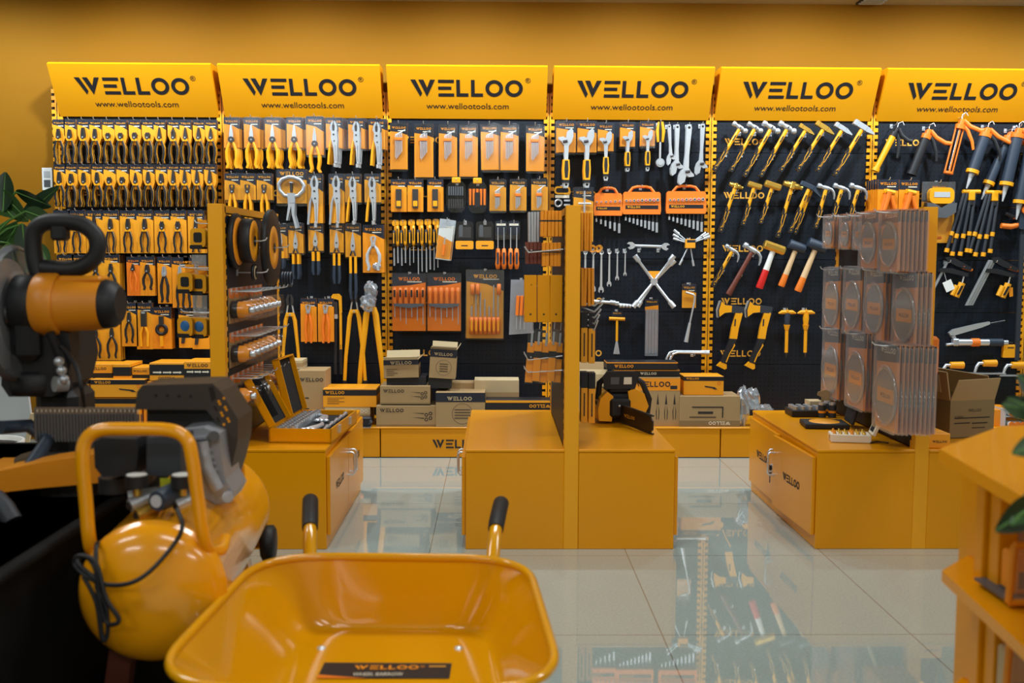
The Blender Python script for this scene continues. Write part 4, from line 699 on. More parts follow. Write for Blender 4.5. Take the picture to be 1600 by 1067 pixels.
# ---- bay 6: caulking guns, clamps -------------------------------------------------------------------------------------------
B6 = 'clamp bay'
def S6(x, y, base=80): return (1340+x/4.27, base+y/4.27)
def gun(tube_m, grip_m, trig_m, nozzle, w=.026, ring='ypl', skel=False):
    def f(L):
        y = -.05; g = [('frame_head', G().tube([(0, y, .02), (0, y, -.005)], [w*1.15, w*1.1], grip_m, 12).box(-w*.5, w*.5, y-.02, y+.02, .01, .05, grip_m, .006))]
        Lb = L-(.09 if nozzle else 0)
        if skel:
            b = G()
            for s in (-1, 0, 1): b.tube([(s*w*.9, y-.01*(s == 0), 0), (s*w*.9, y-.01*(s == 0), -Lb)], .005, tube_m, 6)
            b.tube([(0, y, .06), (0, y, -Lb*.9)], .004, 'st', 6); b.cyl((0, y, -Lb), (0, y, -Lb+.012), w*1.1, tube_m, 12)
        else: b = G().tube([(0, y, 0), (0, y, -Lb)], [w, w*(.85 if tube_m == 'ypl' else 1)], tube_m, 14); b.cyl((0, y, -Lb), (0, y, -Lb+.02), w*1.18, ring, 14)
        g.append(('barrel', b))
        g.append(('trigger', G().tube([(w*.6, y, .02), (w*2.0, y, -.005), (w*3.6, y, -.055), (w*4.4, y, -.10)], [.011, .012, .010, .008], trig_m, 8, .6)))
        g.append(('grip', G().tube([(w*.5, y, .045), (w*2.4, y, .022), (w*4.8, y, .012), (w*6.2, y, .02)], [.014, .013, .013, .012], grip_m, 8, .6)))
        g.append(('hook_rod', G().tube([(0, y, .05), (-.004, y, .075), (.012, y, .092), (.028, y, .078)], .003, 'st', 5)))
        if nozzle: g.append(('nozzle', G().tube([(0, y, -Lb), (0, y, -L)], [.016, .004], 'lgry', 10)))
        return g
    return f
for h, e, f, lb, Y in [((215, 570), (95, 805), gun('ypl', 'rub', 'rub', False, .018), 'tapered yellow caulking gun with black grips, leftmost in its bay', YP-.03), ((430, 585), (335, 830), gun('rub', 'orp', 'rub', False, .024, 'rub'), 'glossy black half-barrel caulking gun with orange head', YP-.03),
                       ((655, 520), (578, 822), gun('orp', 'orp', 'orp', False, .024, 'ypl', True), 'orange skeleton-frame caulking gun with steel rod', YP-.03), ((822, 575), (700, 920), gun('blue', 'orp', 'rub', True, .030), 'black tube sealant gun with pale nozzle, first of four', YP-.03),
                       ((975, 600), (800, 992), gun('blue', 'orp', 'rub', True, .027), 'slimmer black tube sealant gun, second of four, tucked behind', YP+.01), ((1035, 580), (938, 1005), gun('blue', 'orp', 'rub', True, .032), 'black tube sealant gun with pale nozzle, third of four', YP-.03), ((1125, 640), (1030, 1125), gun('blue', 'orp', 'rub', True, .031), 'longest black tube sealant gun at the picture edge', YP-.03)]:
    slanted(S6(*h), S6(*e), f, 'caulking_gun', lb, 'caulking gun', Y, False)
    inst(hookof(.09), 'peg_hook', f'steel peg hook carrying the {lb}'[:120], 'hook', P(S6(*h)[0]+2, S6(*h)[1]-16, YP))
rv = tm([('backing_card', card_G(.115, .20, 'cardo', 'navy', .28, .1)), ('rivet_gun', G().tube([(.0, -.02, -.07), (-.01, -.02, -.12), (-.03, -.02, -.19)], [.018, .014, .012], 'orp').tube([(.01, -.02, -.09), (.04, -.02, -.18)], [.012, .010], 'orp').tube([(-.02, -.02, -.065), (.03, -.02, -.075)], .014, 'ypl'))])
hang(rv, 'staple_gun_pack', 1388, 280.5, 'orange staple gun on card, thick stack', f'left of its twin in the second row, {B6}', 'staple gun', 6, .02, YP-.13, back=-.006)
hang(rv, 'rivet_gun_pack', 1421, 281, 'orange rivet gun on card', f'right of its twin in the second row, {B6}', 'rivet gun', 2, .02, YP-.13)
ps = [('backing_card', card_G(.19, .345, 'cardy', 'gry', .34, .1, .4)), ('tool_body', G().prism(rr(-.07, .07, -.125, -.035, .03), -.05, -.01, 'ypl').box(-.045, .045, -.052, -.05, -.09, -.06, 'lgry')), ('roller_base', G().prism([(-.085, -.12), (-.04, -.125), (0, -.15), (.04, -.125), (.085, -.12), (.08, -.175), (.03, -.205), (-.03, -.205), (-.08, -.175)], -.055, -.01, 'gry')), ('clear_blister', shell_G(.195, .35, .03))]
hang(tm(ps), 'trimming_plane_pack', 1467, 284, 'large yellow blister card with grey and yellow hand tool', f'second row, {B6}', 'hand tool', 1, Y=YP-.04)
def tripod(): 
    ps = [('hub', G().tube([(-.05, -.03, 0), (.05, -.03, 0)], .012, 'ypl', 8).box(-.018, .018, -.045, -.015, -.05, 0, 'ypl', .004).cyl((0, -.03, -.05), (0, -.03, -.075), .014, 'rub', 8))]
    for x, L in ((-.06, .33), (-.035, .35), (0, .35), (.03, .33)): ps.append(('leg', G().tube([(x*.7, -.03, -.01), (x*1.3-.05, -.03, -L)], .010, 'rubg', 8).tube([(x*1.1-.034, -.03, -L*.68), (x*1.14-.038, -.03, -L*.75)], .013, 'ypl', 8).tube([(x*1.28-.048, -.03, -L*.97), (x*1.3-.051, -.03, -L-.012)], .014, 'ypl', 8)))
    return tm(ps)
hang(tripod(), 'folding_clamp_stand', 1514, 300, 'bundle of black rods with yellow collars, left one of two', B6, 'rod bundle', 1, Y=YP-.03)
hang(tripod(), 'folding_clamp_stand', 1550, 301, 'bundle of black rods with yellow collars, right one of two', B6, 'rod bundle', 1, Y=YP-.03)
def fclamp(rails):
    ps = []
    for i in range(rails): ps.append(('rail', G().prism([(.012-.02*i, .0), (.026-.02*i, .0), (-.098-.02*i, -.26), (-.112-.02*i, -.26)], -.03-.01*i, -.022-.01*i, 'sts')))
    ps += [('fixed_jaw', G().prism([(-.01, .01), (.03, .016), (.115, -.03), (.15, -.05), (.14, -.064), (.06, -.04), (.01, -.014)], -.045, -.015, 'rub')), ('sliding_jaw', G().prism([(-.035, -.05), (.03, -.05), (.13, -.08), (.125, -.10), (.02, -.078), (-.04, -.07)], -.045, -.015, 'rub')), ('pad', G().tube([(.10, -.03, -.04), (.155, -.03, -.062)], [.016, .008], 'orp', 8)),
           ('screw', G().tube([(.11, -.03, -.09), (.10, -.03, -.14)], .005, 'st', 6)), ('grip', G().tube([(.10, -.03, -.135), (.07, -.03, -.215)], [.02, .017], 'ypl', 8).prism([(.088, -.15), (.1, -.15), (.076, -.2), (.064, -.2)], -.052, -.045, 'rub')), ('grip', G().tube([(.07, -.03, -.15), (.045, -.03, -.205)], [.017, .015], 'ypl', 8))]
    return bake(T4(ps))
inst(fclamp(1), 'bar_clamp', 'black F-clamp with white price tag and yellow grip, beside the right divider', 'clamp', P(1474, 405, YP-.02))
tag(link('price_tag', G().box(-.026, .026, -.002, 0, -.06, 0, 'tagw').tube([(0, 0, 0), (.006, 0, .05)], .001, 'tagw', 4).mesh(), None, P(1479, 439, YP-.06), (0, R(-25), 0)), 'small white price tag tied to the left F-clamp', 'tag')
inst(fclamp(3), 'bar_clamp', 'bundle-railed black F-clamp with yellow grips, right of the tagged clamp', 'clamp', P(1546, 406, YP-.02))
tag(link('clamp_tag', G().prism([(-.012, 0), (.012, 0), (.016, -.05), (-.004, -.055)], -.002, 0, 'cardo').mesh(), None, P(1579, 449, YP-.05)), 'small orange tag tied to the right F-clamp', 'tag')
for x, a in ((1476, 'tagged'), (1548, 'bundle-railed')): inst(hookof(.08), 'peg_hook', f'steel peg hook carrying the {a} F-clamp', 'hook', P(x, 410, YP))
ps = [('bar', G().box(-.012, .012, -.035, -.02, -.85, .0, 'rubg')), ('clamp_head', G().prism(rr(-.03, .03, -.10, .02, .012), -.05, -.01, 'blue')), ('knob', G().cyl((0, -.065, .01), (0, -.05, .01), .024, 'orp', 14)), ('trigger', G().tube([(-.02, -.03, -.03), (-.06, -.03, -.03), (-.10, -.03, -.01)], [.010, .012, .009], 'rub', 8).tube([(-.08, -.03, -.02), (-.05, -.03, -.035)], .010, 'orp', 8)), ('pistol_grip', G().tube([(-.02, -.03, -.075), (-.07, -.03, -.085), (-.125, -.03, -.08)], [.014, .016, .015], 'orp', 8))]
inst(bake(T4(ps)), 'quick_clamp', 'tall quick-release bar clamp with orange pistol grip at the picture edge', 'clamp', P(1595, 331, YP-.03))
ps = [('barrel', G().tube([(-.16, -.04, 0), (.02, -.04, 0)], .020, 'st', 14).tube([(.02, -.04, 0), (.10, -.04, 0)], .023, 'blue', 14).tube([(-.08, -.04, 0), (-.035, -.04, 0)], .024, 'orp', 14).tube([(.10, -.04, 0), (.13, -.04, 0)], .014, 'st', 10).tube([(.13, -.04, 0), (.16, -.04, -.002)], .005, 'rub', 6)), ('head_casting', G().box(-.19, -.155, -.06, -.02, -.02, .022, 'sts', .006).tube([(-.19, -.04, -.01), (-.225, -.04, -.014)], .008, 'st', 8)),
      ('lever', G().prism([(-.215, .055), (-.20, .035), (-.03, .085), (.02, .105), (.018, .12), (-.05, .108), (-.19, .075)], -.05, -.03, 'st').tube([(.0, -.04, .105), (.11, -.04, .126)], .005, 'dst', 6).prism([(-.205, .04), (-.18, .04), (-.16, .01), (-.18, .01)], -.05, -.03, 'sts'))]
inst(bake(T4(ps)), 'grease_gun', 'chrome and black lever grease gun lying level on hooks, right rack bay', 'grease gun', P(1534, 534, YP-.01))
tag(link('grease_gun_tag', G().box(-.04, .04, -.03, 0, -.075, 0, 'ypl', .003).box(-.018, .018, -.031, -.03, -.02, -.014, 'ink').mesh(), None, P(1575.5, 538, YP-.03)), 'small yellow hang-tab box below the grease gun end', 'tag')
for i, x in enumerate((1482, 1533, 1577)):
    ps = [('handle', G().tube([(-.03, -.05, 0), (.045, -.05, .0)], [.019, .021], 'ypl', 12).cyl((.045, -.05, 0), (.05, -.05, 0), .014, 'ink', 10)), ('shank', G().tube([(-.03, -.05, 0), (-.055, -.05, .0), (-.068, -.05, -.02), (-.078, -.05, -.055)], [.008, .010, .009, .008], 'st', 8)), ('blade', G().box(-.10, .10, -.06, -.02, -.064, -.056, 'sts'))]
    inst(bake(T4(ps)), 'plastering_trowel', f'steel plastering trowel with yellow handle, {["left", "middle", "right"][i]} of three', 'trowel', P(x+5, [569, 566, 569][i], YP-.01))
# ---------------------------------------------------------------- dividers and cabinets
Y1, Y2, ZT, ZD, CW = 3.775, 4.747, .377, 1.274, .365
def divider(xc, lab):
    r = link('divider_panel', None, None, (xc, Y1, 0)); tag(r, lab, 'divider', 'waist-high pegboard dividers')
    D = Y2-Y1
    for y, nn in ((0, 'front'), (D-.05, 'rear')):
        g = G().box(-.027, .027, y, y+.05, 0, ZD, 'uv', .002)
        for i in range(23):
            for s in (-1, 1): g.box(min(s*.027, s*.0285), max(s*.027, s*.0285), y+.036, y+.046, ZT+.03+.038*i, ZT+.052+.038*i, 'slot')
        link('upright_post', g.mesh(), r)
    link('top_rail', G().box(-.022, .022, .05, D-.05, ZD-.03, ZD-.004, 'uv').mesh(), r)
    for s in (-1, 1):
        for i in range(3):
            z0 = ZT+.005+i*.285; link('pegboard_panel', G().box(min(s*.014, s*.026), max(s*.014, s*.026), .05, D-.05, z0, min(z0+.282, ZD-.03), 'pegy').mesh(), r)
    return r
divider(-1.014, 'left divider panel with grinding discs and wire brushes, narrow yellow front post')
divider(.283, 'middle divider panel with yellow front post between two plain cabinets')
divider(1.5894, 'divider panel covered in circular saw blade packs, yellow front post')
def cabinet(x0, x1, side, lab, ajar=0):
    r = link('storage_cabinet', None, None, ((x0+x1)/2, Y1, 0)); tag(r, lab, 'cabinet', 'low yellow cabinets beside the dividers')
    w = (x1-x0)/2; D = Y2-Y1; link('body', G().box(-w, w, 0, D, 0, ZT-.012, 'yel', .002).box(-w-.002, w+.002, -.002, D+.002, ZT-.012, ZT, 'yel', .003).mesh(), r)
    xs = side*w
    for k in range(2):
        ya, yb = (.012, D/2-.003) if k == 0 else (D/2+.003, D-.012)
        g = G(); g.box(0, .014, 0, yb-ya, .05, ZT-.03, 'yel', .002)
        # logo printed on the door, readable from the aisle
        h = G().tube([(0, 0, 0), (.022, 0, 0), (.03, 0, .008), (.03, 0, .085), (.022, 0, .093), (0, 0, .093)], .0045, 'st', 8)
        W = yb-ya
        lg = G(); lg.T = Matrix.Rotation(R(90), 4, 'Z'); lg.logo(W*.5, .205, -.0155, .2, 'ink', 14)
        for v, f, m in ((lg.v, lg.f, 'ink'),): g.add(v, f, m)
        # door hinged at its outer end; mirrored for the doors that open to -x
        ha = ya if k == 0 else yb
        if side < 0:
            for gg in (g, h): gg.v = [Vector((-v.x, v.y, v.z)) for v in gg.v]
            n = len(lg.v); g.v[-n:] = [Vector((v.x, W-v.y, v.z)) for v in g.v[-n:]]
        sh = 0 if k == 0 else -W
        g.v = [v+Vector((0, sh, 0)) for v in g.v]
        d = link('door', g.mesh(), r, (xs+side*.0005, ha, 0), (0, 0, R((ajar if k == 0 else 0)*side*-1)))
        hy = (W-.03) if k == 0 else (-W+.03)
        link('handle', h.mesh(), d, (side*.014, hy, .185))
        if side < 0 and k == 1: link('lock', G().cyl((-.014, hy+.03, .2), (-.022, hy+.03, .2), .012, 'st', 12).box(-.032, -.022, hy+.018, hy+.042, .165, .205, 'rub', .003).box(-.029, -.026, hy+.026, hy+.034, .13, .165, 'dst').mesh(), d)
    return r
cabinet(-.987, -.6247, 1, 'low yellow cabinet under the open socket case')
cabinet(-1.406, -1.041, -1, 'low yellow cabinet hidden behind the air compressor')
cabinet(-.1084, .256, -1, 'low yellow cabinet with a bare glossy top, left of middle post')
cabinet(.311, .6678, 1, 'low yellow cabinet carrying the chainsaw')
cabinet(1.1993, 1.5624, -1, 'low yellow cabinet with handled doors under the saw blade packs', 2.5)
cabinet(1.6164, 1.98, 1, 'low yellow cabinet under the big open cardboard box')
def sidehang(T, name, px, py, X, face, label, cat, group=None, n=0, k=1, hook=None):
    """hang on a divider face: face +1 looks to +x. (px,py) is the item's top middle at plane X"""
    p = PX(px, py, X); o = inst(T, name, label, cat, p, (0, 0, R(90*face)), group, k); return p
def sidehook(X0, p, face, L, what):
    inst(hookof(L), 'peg_hook', what, 'hook', (X0, p.y, p.z), (0, 0, R(90*face)))
# ---- left divider, right face: discs and cup brushes
XL = -.987
disc = lambda r, t, m1, m2, r2, hub='dst': [('disc', G().lathe([(0, -t), (r2, -t), (r2, -t-.001), (r2*.45, -t-.002), (r2*.45, -t-.0015), (0, -t-.0015)], m2, 28, ax='Y').lathe([(r2, -t), (r-.004, -t), (r, -t+.004), (r, -.004), (r-.004, 0), (0, 0)], m1, 36, ax='Y')), ('hub', G().lathe([(.02, -t-.004), (.009, -t-.006), (.009, -t), (.02, -t)], hub, 14, ax='Y'))]
p = PX(418, 390, -.93)
inst(bake(T4(disc(.15, .022, 'rub', 'cardy', .085))), 'grinding_wheel', 'largest black grinding wheel with yellow centre label on the left divider', 'grinding wheel', (-.90, 4.13, 1.118), (0, 0, R(90)))
inst(hookof(.17), 'peg_hook', 'steel peg hook carrying the largest grinding wheel', 'hook', (XL, 4.13, 1.118), (0, 0, R(90)))
for i, (y, z, r, t, m1, m2, r2, lb, x0) in enumerate([(3.915, 1.14, .105, .02, 'rub', 'cardo', .09, 'black cutting disc with brown paper face behind the others', .004), (3.96, 1.142, .084, .045, 'rub', 'cardy', .078, 'thick stack of black sanding discs with yellow face', .026), (3.97, 1.022, .034, .012, 'rub', 'kraftl', .026, 'small round disc hanging below the sanding discs', .06)]):
    inst(bake(T4(disc(r, t, m1, m2, r2))), 'abrasive_disc', lb, 'abrasive disc', (XL+x0, y, z), (0, 0, R(90))); inst(hookof(t+x0+.05), 'peg_hook', 'steel peg hook carrying the '+lb.replace(' behind the others', ''), 'hook', (XL, y, z), (0, 0, R(90)))
g = G()
for k in range(4): g.tube([(.03*math.cos(a/16*6.283), -.012*k, .03*math.sin(a/16*6.283)) for a in range(17)], .005, 'blue', 6)
tag(link('hose_coil', g.mesh(), None, (XL+.03, 4.68, .98), (0, 0, R(90))), 'small coil of blue-grey hose at the far end of the left divider', 'hose coil')
cup = bake(T4([('backing_card', G().box(-.042, .042, -.003, 0, -.155, 0, 'kraft').flat([(-.042, 0), (.042, 0), (.042, -.05), (-.042, -.04)], -.0035, 'cardd')), ('cup_brush', G().lathe([(.0, -.008), (.040, -.008), (.037, -.036)], 'rubg', 18, (0, 0, -.095), 'Y').lathe([(.037, -.034), (.037, -.058), (.026, -.074), (.014, -.082)], 'cardo', 18, (0, 0, -.095), 'Y').lathe([(.014, -.085), (.014, -.105), (0, -.107)], 'st', 10, (0, 0, -.095), 'Y')),
            ('clear_blister', G().lathe([(.046, -.003), (.048, -.06), (.048, -.118), (.0, -.12)], 'clear', 18, (0, 0, -.095), 'Y').box(-.044, .044, -.006, -.003, -.158, .004, 'clear'))]))
for rw, (zr, n, ys) in enumerate([(.965, 7, 3.87), (.80, 7, 3.87), (.64, 7, 3.87)]):
    for i in range(n):
        y = ys+i*.079; inst(cup, 'cup_brush_pack', f'cup brush in clear pack, {ORD[i]} from front, {["upper", "middle", "bottom"][rw]} row, brush divider', 'cup brush', (XL, y, zr), (0, 0, R(90)), None, .84)
        inst(hookof(.12), 'peg_hook', f'peg hook of {ORD[i]} cup brush from front, {["upper", "middle", "bottom"][rw]} row, brush divider', 'hook', (XL, y, zr-.012), (0, 0, R(90)))
# ---- left divider, left face: tape measures
tape = bake(T4([('case', G().prism(rr(-.034, .034, -.085, -.012, .016), -.036, -.004, 'ypl').prism(rr(-.018, .018, -.066, -.028, .008), -.038, -.036, 'rub')), ('bumper', G().prism(rr(-.036, .02, -.092, -.076, .006), -.038, -.002, 'rub')), ('hang_card', G().box(-.02, .02, -.004, -.002, -.03, .02, 'cardy'))]))
taped = bake(T4([('case', G().prism(rr(-.034, .034, -.085, -.012, .016), -.036, -.004, 'ypl')), ('round_label', G().lathe([(.0, -.038), (.019, -.038), (.021, -.036)], 'blu', 16, (0, 0, -.046), 'Y')), ('bumper', G().prism(rr(-.036, .02, -.092, -.076, .006), -.038, -.002, 'rub'))]))
for i, (px, py, t, lb) in enumerate([(317, 352, tape, 'topmost tape measure beside the left divider post'), (297, 421, tape, 'outer tape measure of the middle pair, left divider'), (318, 424, tape, 'inner tape measure of the middle pair, left divider'), (297, 490, taped, 'outer tape measure with blue round label, left divider'), (319, 491, taped, 'inner tape measure with blue round label, left divider')]):
    Y = 4.05; p = P(px, py, Y); inst(t, 'tape_measure', lb, 'tape measure', p, (0, 0, R(-18)))
    inst(hookof(round(-1.041-p.x+.03, 2)), 'peg_hook', f'peg hook reaching out to the {lb}', 'hook', (-1.041, p.y-.02, p.z+.006), (0, 0, R(-90)))
inst(bake(T4([('sleeve', G().box(-.028, .028, -.012, 0, -.30, 0, 'film'))])), 'clear_sleeve', 'long clear plastic sleeve hanging behind the tape measures', 'plastic sleeve', P(312, 398, 4.12))
# ---- right divider, left face: circular saw blade packs
XR = 1.5624
def blade_pack(w, h, r, zc, teal='cardo'):
    b = G().prism(rr(-w/2+.006, w/2-.006, -h+.006, -.006, .008), -.003, -.001, 'cardo').flat([(-w/2+.006, -.006), (w/2-.006, -.006), (w/2-.006, -h*.2), (-w/2+.006, -h*.24)], -.0035, 'navy').logo(0, -h*.09, -.004, w*.62, 'cream', 8)
    bl = G(); n = 40; o = ringpts(0, zc, r, n*2); o = [((x-0)*(1 if i % 2 else .955), zc+(z-zc)*(1 if i % 2 else .955)) for i, (x, z) in enumerate(o)]
    bl.prism(o, -.008, -.006, 'blade').lathe([(0, -.0085), (r*.16, -.0085)], 'dst', 16, (0, 0, zc), 'Y').box(-r*.72, r*.72, -.0095, -.0082, zc-r*.24, zc+r*.24, 'cardy').logo(0, zc, -.0098, r*.9, 'ink', 8)
    c = G().prism(rr(-w/2, w/2, -h, 0, .014), -.0145, -.0125, 'clearb').lathe([(r*1.06, -.0125), (r*1.04, -.017), (r*.9, -.017), (r*.88, -.014)], 'clearb', 28, (0, 0, zc), 'Y').prism([(-w/2, -h+.01), (-w/2+.003, -h+.01), (-w/2+.003, -.01), (-w/2, -.01)], -.0125, 0, 'clearb').prism([(w/2-.003, -h+.01), (w/2, -h+.01), (w/2, -.01), (w/2-.003, -.01)], -.0125, 0, 'clearb')
    return [('backing_card', b), ('saw_blade', bl), ('clear_clamshell', c)]
bp = {'s': blade_pack(.13, .155, .052, -.088), 'm': blade_pack(.195, .235, .082, -.128), 'l': blade_pack(.215, .295, .1, -.165), 'x': blade_pack(.225, .325, .108, -.195)}
BPF = {k: tm(v) for k, v in bp.items()}
XF = 1.49
for rw, (items) in enumerate([[(1292, 335, 's', 3), (1318, 334, 's', 3), (1340, 333, 's', 3), (1355, 329, 'm', 4), (1387, 327, 'm', 7)], [(1298, 417, 'l', 3), (1330, 416, 'l', 3), (1365, 418, 'l', 3), (1412, 422, 'l', 4)], [(1297, 510, 'x', 3), (1336, 517, 'x', 5), (1383, 535, 'x', 9)]]):
    for i, (px, py, q, n) in enumerate(items):
        d = .0165; X = XR-.004-d*(n-1)-.016; p = PX(px, py, X); rn = ['top', 'middle', 'bottom'][rw]; sz = {'s': 'small', 'm': 'medium', 'l': 'large', 'x': 'tallest'}[q]
        for j in range(n):
            F_, B_ = BPF[q]; nn = f'{sz} saw blade pack, {ORD[len(items)-1-i]} from divider post, {rn} row'
            lb = nn if j == 0 else (f'{nn}, {ORD[j-1]} behind' if j < 3 else f'{nn}, deep in stack')
            inst(F_ if j == 0 else B_, 'saw_blade_pack', lb, 'saw blade', (X+d*j+.016, p.y+random.uniform(-.003, .003), p.z+random.uniform(-.002, .002)), (0, 0, R(-90)), None if j < 3 else f'saw blade stack {ORD[i]} {rn}')
        inst(hookof(round(d*n+.05, 2)), 'peg_hook', f'peg hook of the {nn}', 'hook', (XR, p.y, p.z-.012), (0, 0, R(-90)))
# right face of the same divider, just visible past the post
for y, z, n, lb in ((3.95, 1.17, 'black', 'black rubber mallet head past the right divider post'), (3.93, .70, 'orp', 'orange plastic tool case past the right divider post')):
    g = G().box(0, .06 if n == 'black' else .075, -.04, .06, -.06, .09, 'rub' if n == 'black' else 'orp', .012)
    if n == 'black': g.box(.01, .07, -.05, .06, -.012, .0, 'orp', .003).box(0, .045, -.03, .05, -.22, -.06, 'orp', .008)
    tag(link('hanging_tool' if n == 'black' else 'tool_case', g.mesh(), None, (1.618, y, z)), lb, 'tool')
# ---- middle divider, both faces
XM, XN = .256, .311
def pack_G(w, h, d, m, top=None, dot=False):
    g = G().box(-w/2, w/2, 0, d, -h, 0, m, .0015)
    if top: g.box(-w/2-.0003, w/2+.0003, -.0004, d*.9, -h*.42, -h*.36, top)
    if dot: g.lathe([(0, -.0006), (.004, -.0006)], 'ink', 8, (0, 0, -h*.83), 'Y')
    return bake([('pack', g, None, [])])
def midpacks(xs, y0, h, w, Y, T, nm_, lab, cat, grp):
    for i, x in enumerate(xs):
        inst(T, nm_, lab.format(ORD[i]), cat, P(x, y0, Y), (0, R(random.uniform(-1, 1)), 0), grp)
YM = 3.93
midpacks([847.5+5.6*i for i in range(6)], 329, 0, 0, YM, pack_G(.0125, .098, .06, 'cardo', 'ink'), 'blade_pack', '{} from left of narrow orange packs, top of middle divider', 'blade pack', 'narrow orange packs at the top')
midpacks([827+4.6*i for i in range(4)], 331, 0, 0, 4.05, pack_G(.010, .12, .06, 'sts'), 'metal_blade_pack', '{} from left of grey packs, top of middle divider', 'blade pack', 'grey packs at the top')
midpacks([850+6*i for i in range(5)], 379, 0, 0, YM, pack_G(.0135, .09, .06, 'cardo', 'ink'), 'blade_pack', '{} from left of orange packs, second row, middle divider', 'blade pack', 'orange packs in the second row')
midpacks([824+6.2*i for i in range(4)], 378, 0, 0, 4.0, pack_G(.0145, .085, .06, 'dwood', 'ink'), 'blade_pack', '{} from left of brown packs, second row, middle divider', 'blade pack', 'brown packs in the second row')
midpacks([829, 849.5, 869.5], 430, 0, 0, YM-.02, pack_G(.047, .178, .05, 'yel', None, True), 'saw_blade_box', '{} from left of three tall flat yellow packs on middle divider', 'blade pack', 'tall flat yellow packs')
jig = bake(T4([('backing_card', G().box(-.014, .014, -.002, .02, -.20, -.05, 'cardo').box(-.0145, .0145, -.0025, .01, -.11, -.085, 'black')), ('clear_sleeve', G().box(-.015, .015, -.004, .022, -.205, .0, 'clear').tube([(0, -.006, 0), (0, -.006, .03)], .002, 'st', 5)), ('blade', G().box(-.004, .004, -.004, 0, -.06, -.01, 'sts'))]))
for i, x in enumerate([832, 843, 855, 866, 876]): inst(jig, 'sleeved_blade', f'{ORD[i]} from left of clear-sleeved orange packs at the bottom of middle divider', 'blade pack', P(x, 516-2*(i % 2), YM-.01*(i % 2)), (0, R(4), 0))
for i, (z, n) in enumerate(((1.115, 3), (.985, 3), (.71, 4), (.655, 2))):
    g = G()
    for j in range(2): g.tube([(0, .06*j, 0), (-.13, .06*j, -.004*n), (-.145, .06*j, .01)], .0028, 'st', 6)
    g.tube([(-.12, -.01, -.004), (-.12, .10, -.004)], .0025, 'st', 6)
    tag(link('wire_hook', g.mesh(), None, (XM, 3.92, z)), f'{["top", "second", "third", "lowest"][i]} double wire hook on the left face of the middle divider', 'wire arm')
midpacks([910+4.5*i for i in range(4)], 332, 0, 0, 3.95, pack_G(.0095, .145, .07, 'cardo'), 'side_pack', '{} from post of thin brown-orange packs, top right of middle divider', 'blade pack', 'thin packs right of post, top')
midpacks([910+5.4*i for i in range(4)], 419, 0, 0, 3.95, pack_G(.011, .145, .07, 'cardo'), 'side_pack', '{} from post of thin packs, second row right of middle divider', 'blade pack', 'thin packs right of post, second row')
yb = pack_G(.025, .14, .06, 'cardy', None)
for i, (x, y, rn) in enumerate([(913, 512, 'upper'), (925, 513, 'upper'), (913, 606, 'lower'), (925, 607, 'lower')]):
    g = G().box(-.0125, .0125, 0, .06, -.135, 0, 'cardy', .0015).box(-.013, .013, -.0004, .06, 0, .06, 'black'); g.box(-.002, .003, -.0008, 0, -.11, -.02, 'ink')
    tag(link('slim_box', g.mesh(), None, P(x, y, 3.95)), f'{["inner", "outer"][i % 2]} slim yellow box of the {rn} pair beside the chainsaw divider', 'slim box')
for i in range(5):
    tag(link('wrench_key', G().tube([(0, 0, 0), (.05, -.02, -.01-.006*i), (.085-.006*i, -.03, .02-.004*i)], .004, 'st', 6).mesh(), None, P(908, 473+7*i, 3.97)), f'curved chrome rod, {ORD[i]} from top, between pack rows right of the middle post', 'rod')
# ---------------------------------------------------------------- boxes on the plinth and elsewhere
def boxat(x0, y0, x1, y1, Y, d, m, lab, logo=None, band=None, lh=.3, lc='ink', lx=.5, open_=False, ry=0, up=False, extra=None, name='product_box', cat='box', icons=None, zfix=None):
    a, b = P(x0, y1, Y), P(x1, y0, Y); w, h = b.x-a.x, b.z-a.z; z0 = a.z if zfix is None else zfix; h = h+(a.z-z0)
    g = G(); body = G(); g.box(-w/2, w/2, 0, d, 0, h, m, .0015)
    if open_:
        g = G(); t = .003; g.box(-w/2, w/2, 0, t, 0, h, m).box(-w/2, w/2, d-t, d, 0, h, m).box(-w/2, -w/2+t, t, d-t, 0, h, m).box(w/2-t, w/2, t, d-t, 0, h, m).box(-w/2, w/2, 0, d, 0, t, m)
    if band: c, f0, f1 = band; f1 = min(f1, .985); g.box(-w/2-.0004, w/2+.0004, -.0006, d*.98, h*f0, h*f1, c)
    if logo:
        if up: g.T = Matrix.Translation((0, 0, 0)) @ Matrix.Rotation(math.pi, 4, 'Y')
        s = -1 if up else 1; g.logo((-w/2+w*lx)*s, h*logo*s, -.0012, w*lh, lc, 12); g.T = Matrix.Identity(4)
    if icons: exec_icons(g, w, h, icons)
    ps = [('carton', g)]
    if open_:
        for fl in open_: ps.append(('flap', fl(w, h, d)))
    return inst(bake(T4(ps)), name, lab, cat, ((a.x+b.x)/2, Y, z0), (0, R(ry), 0))
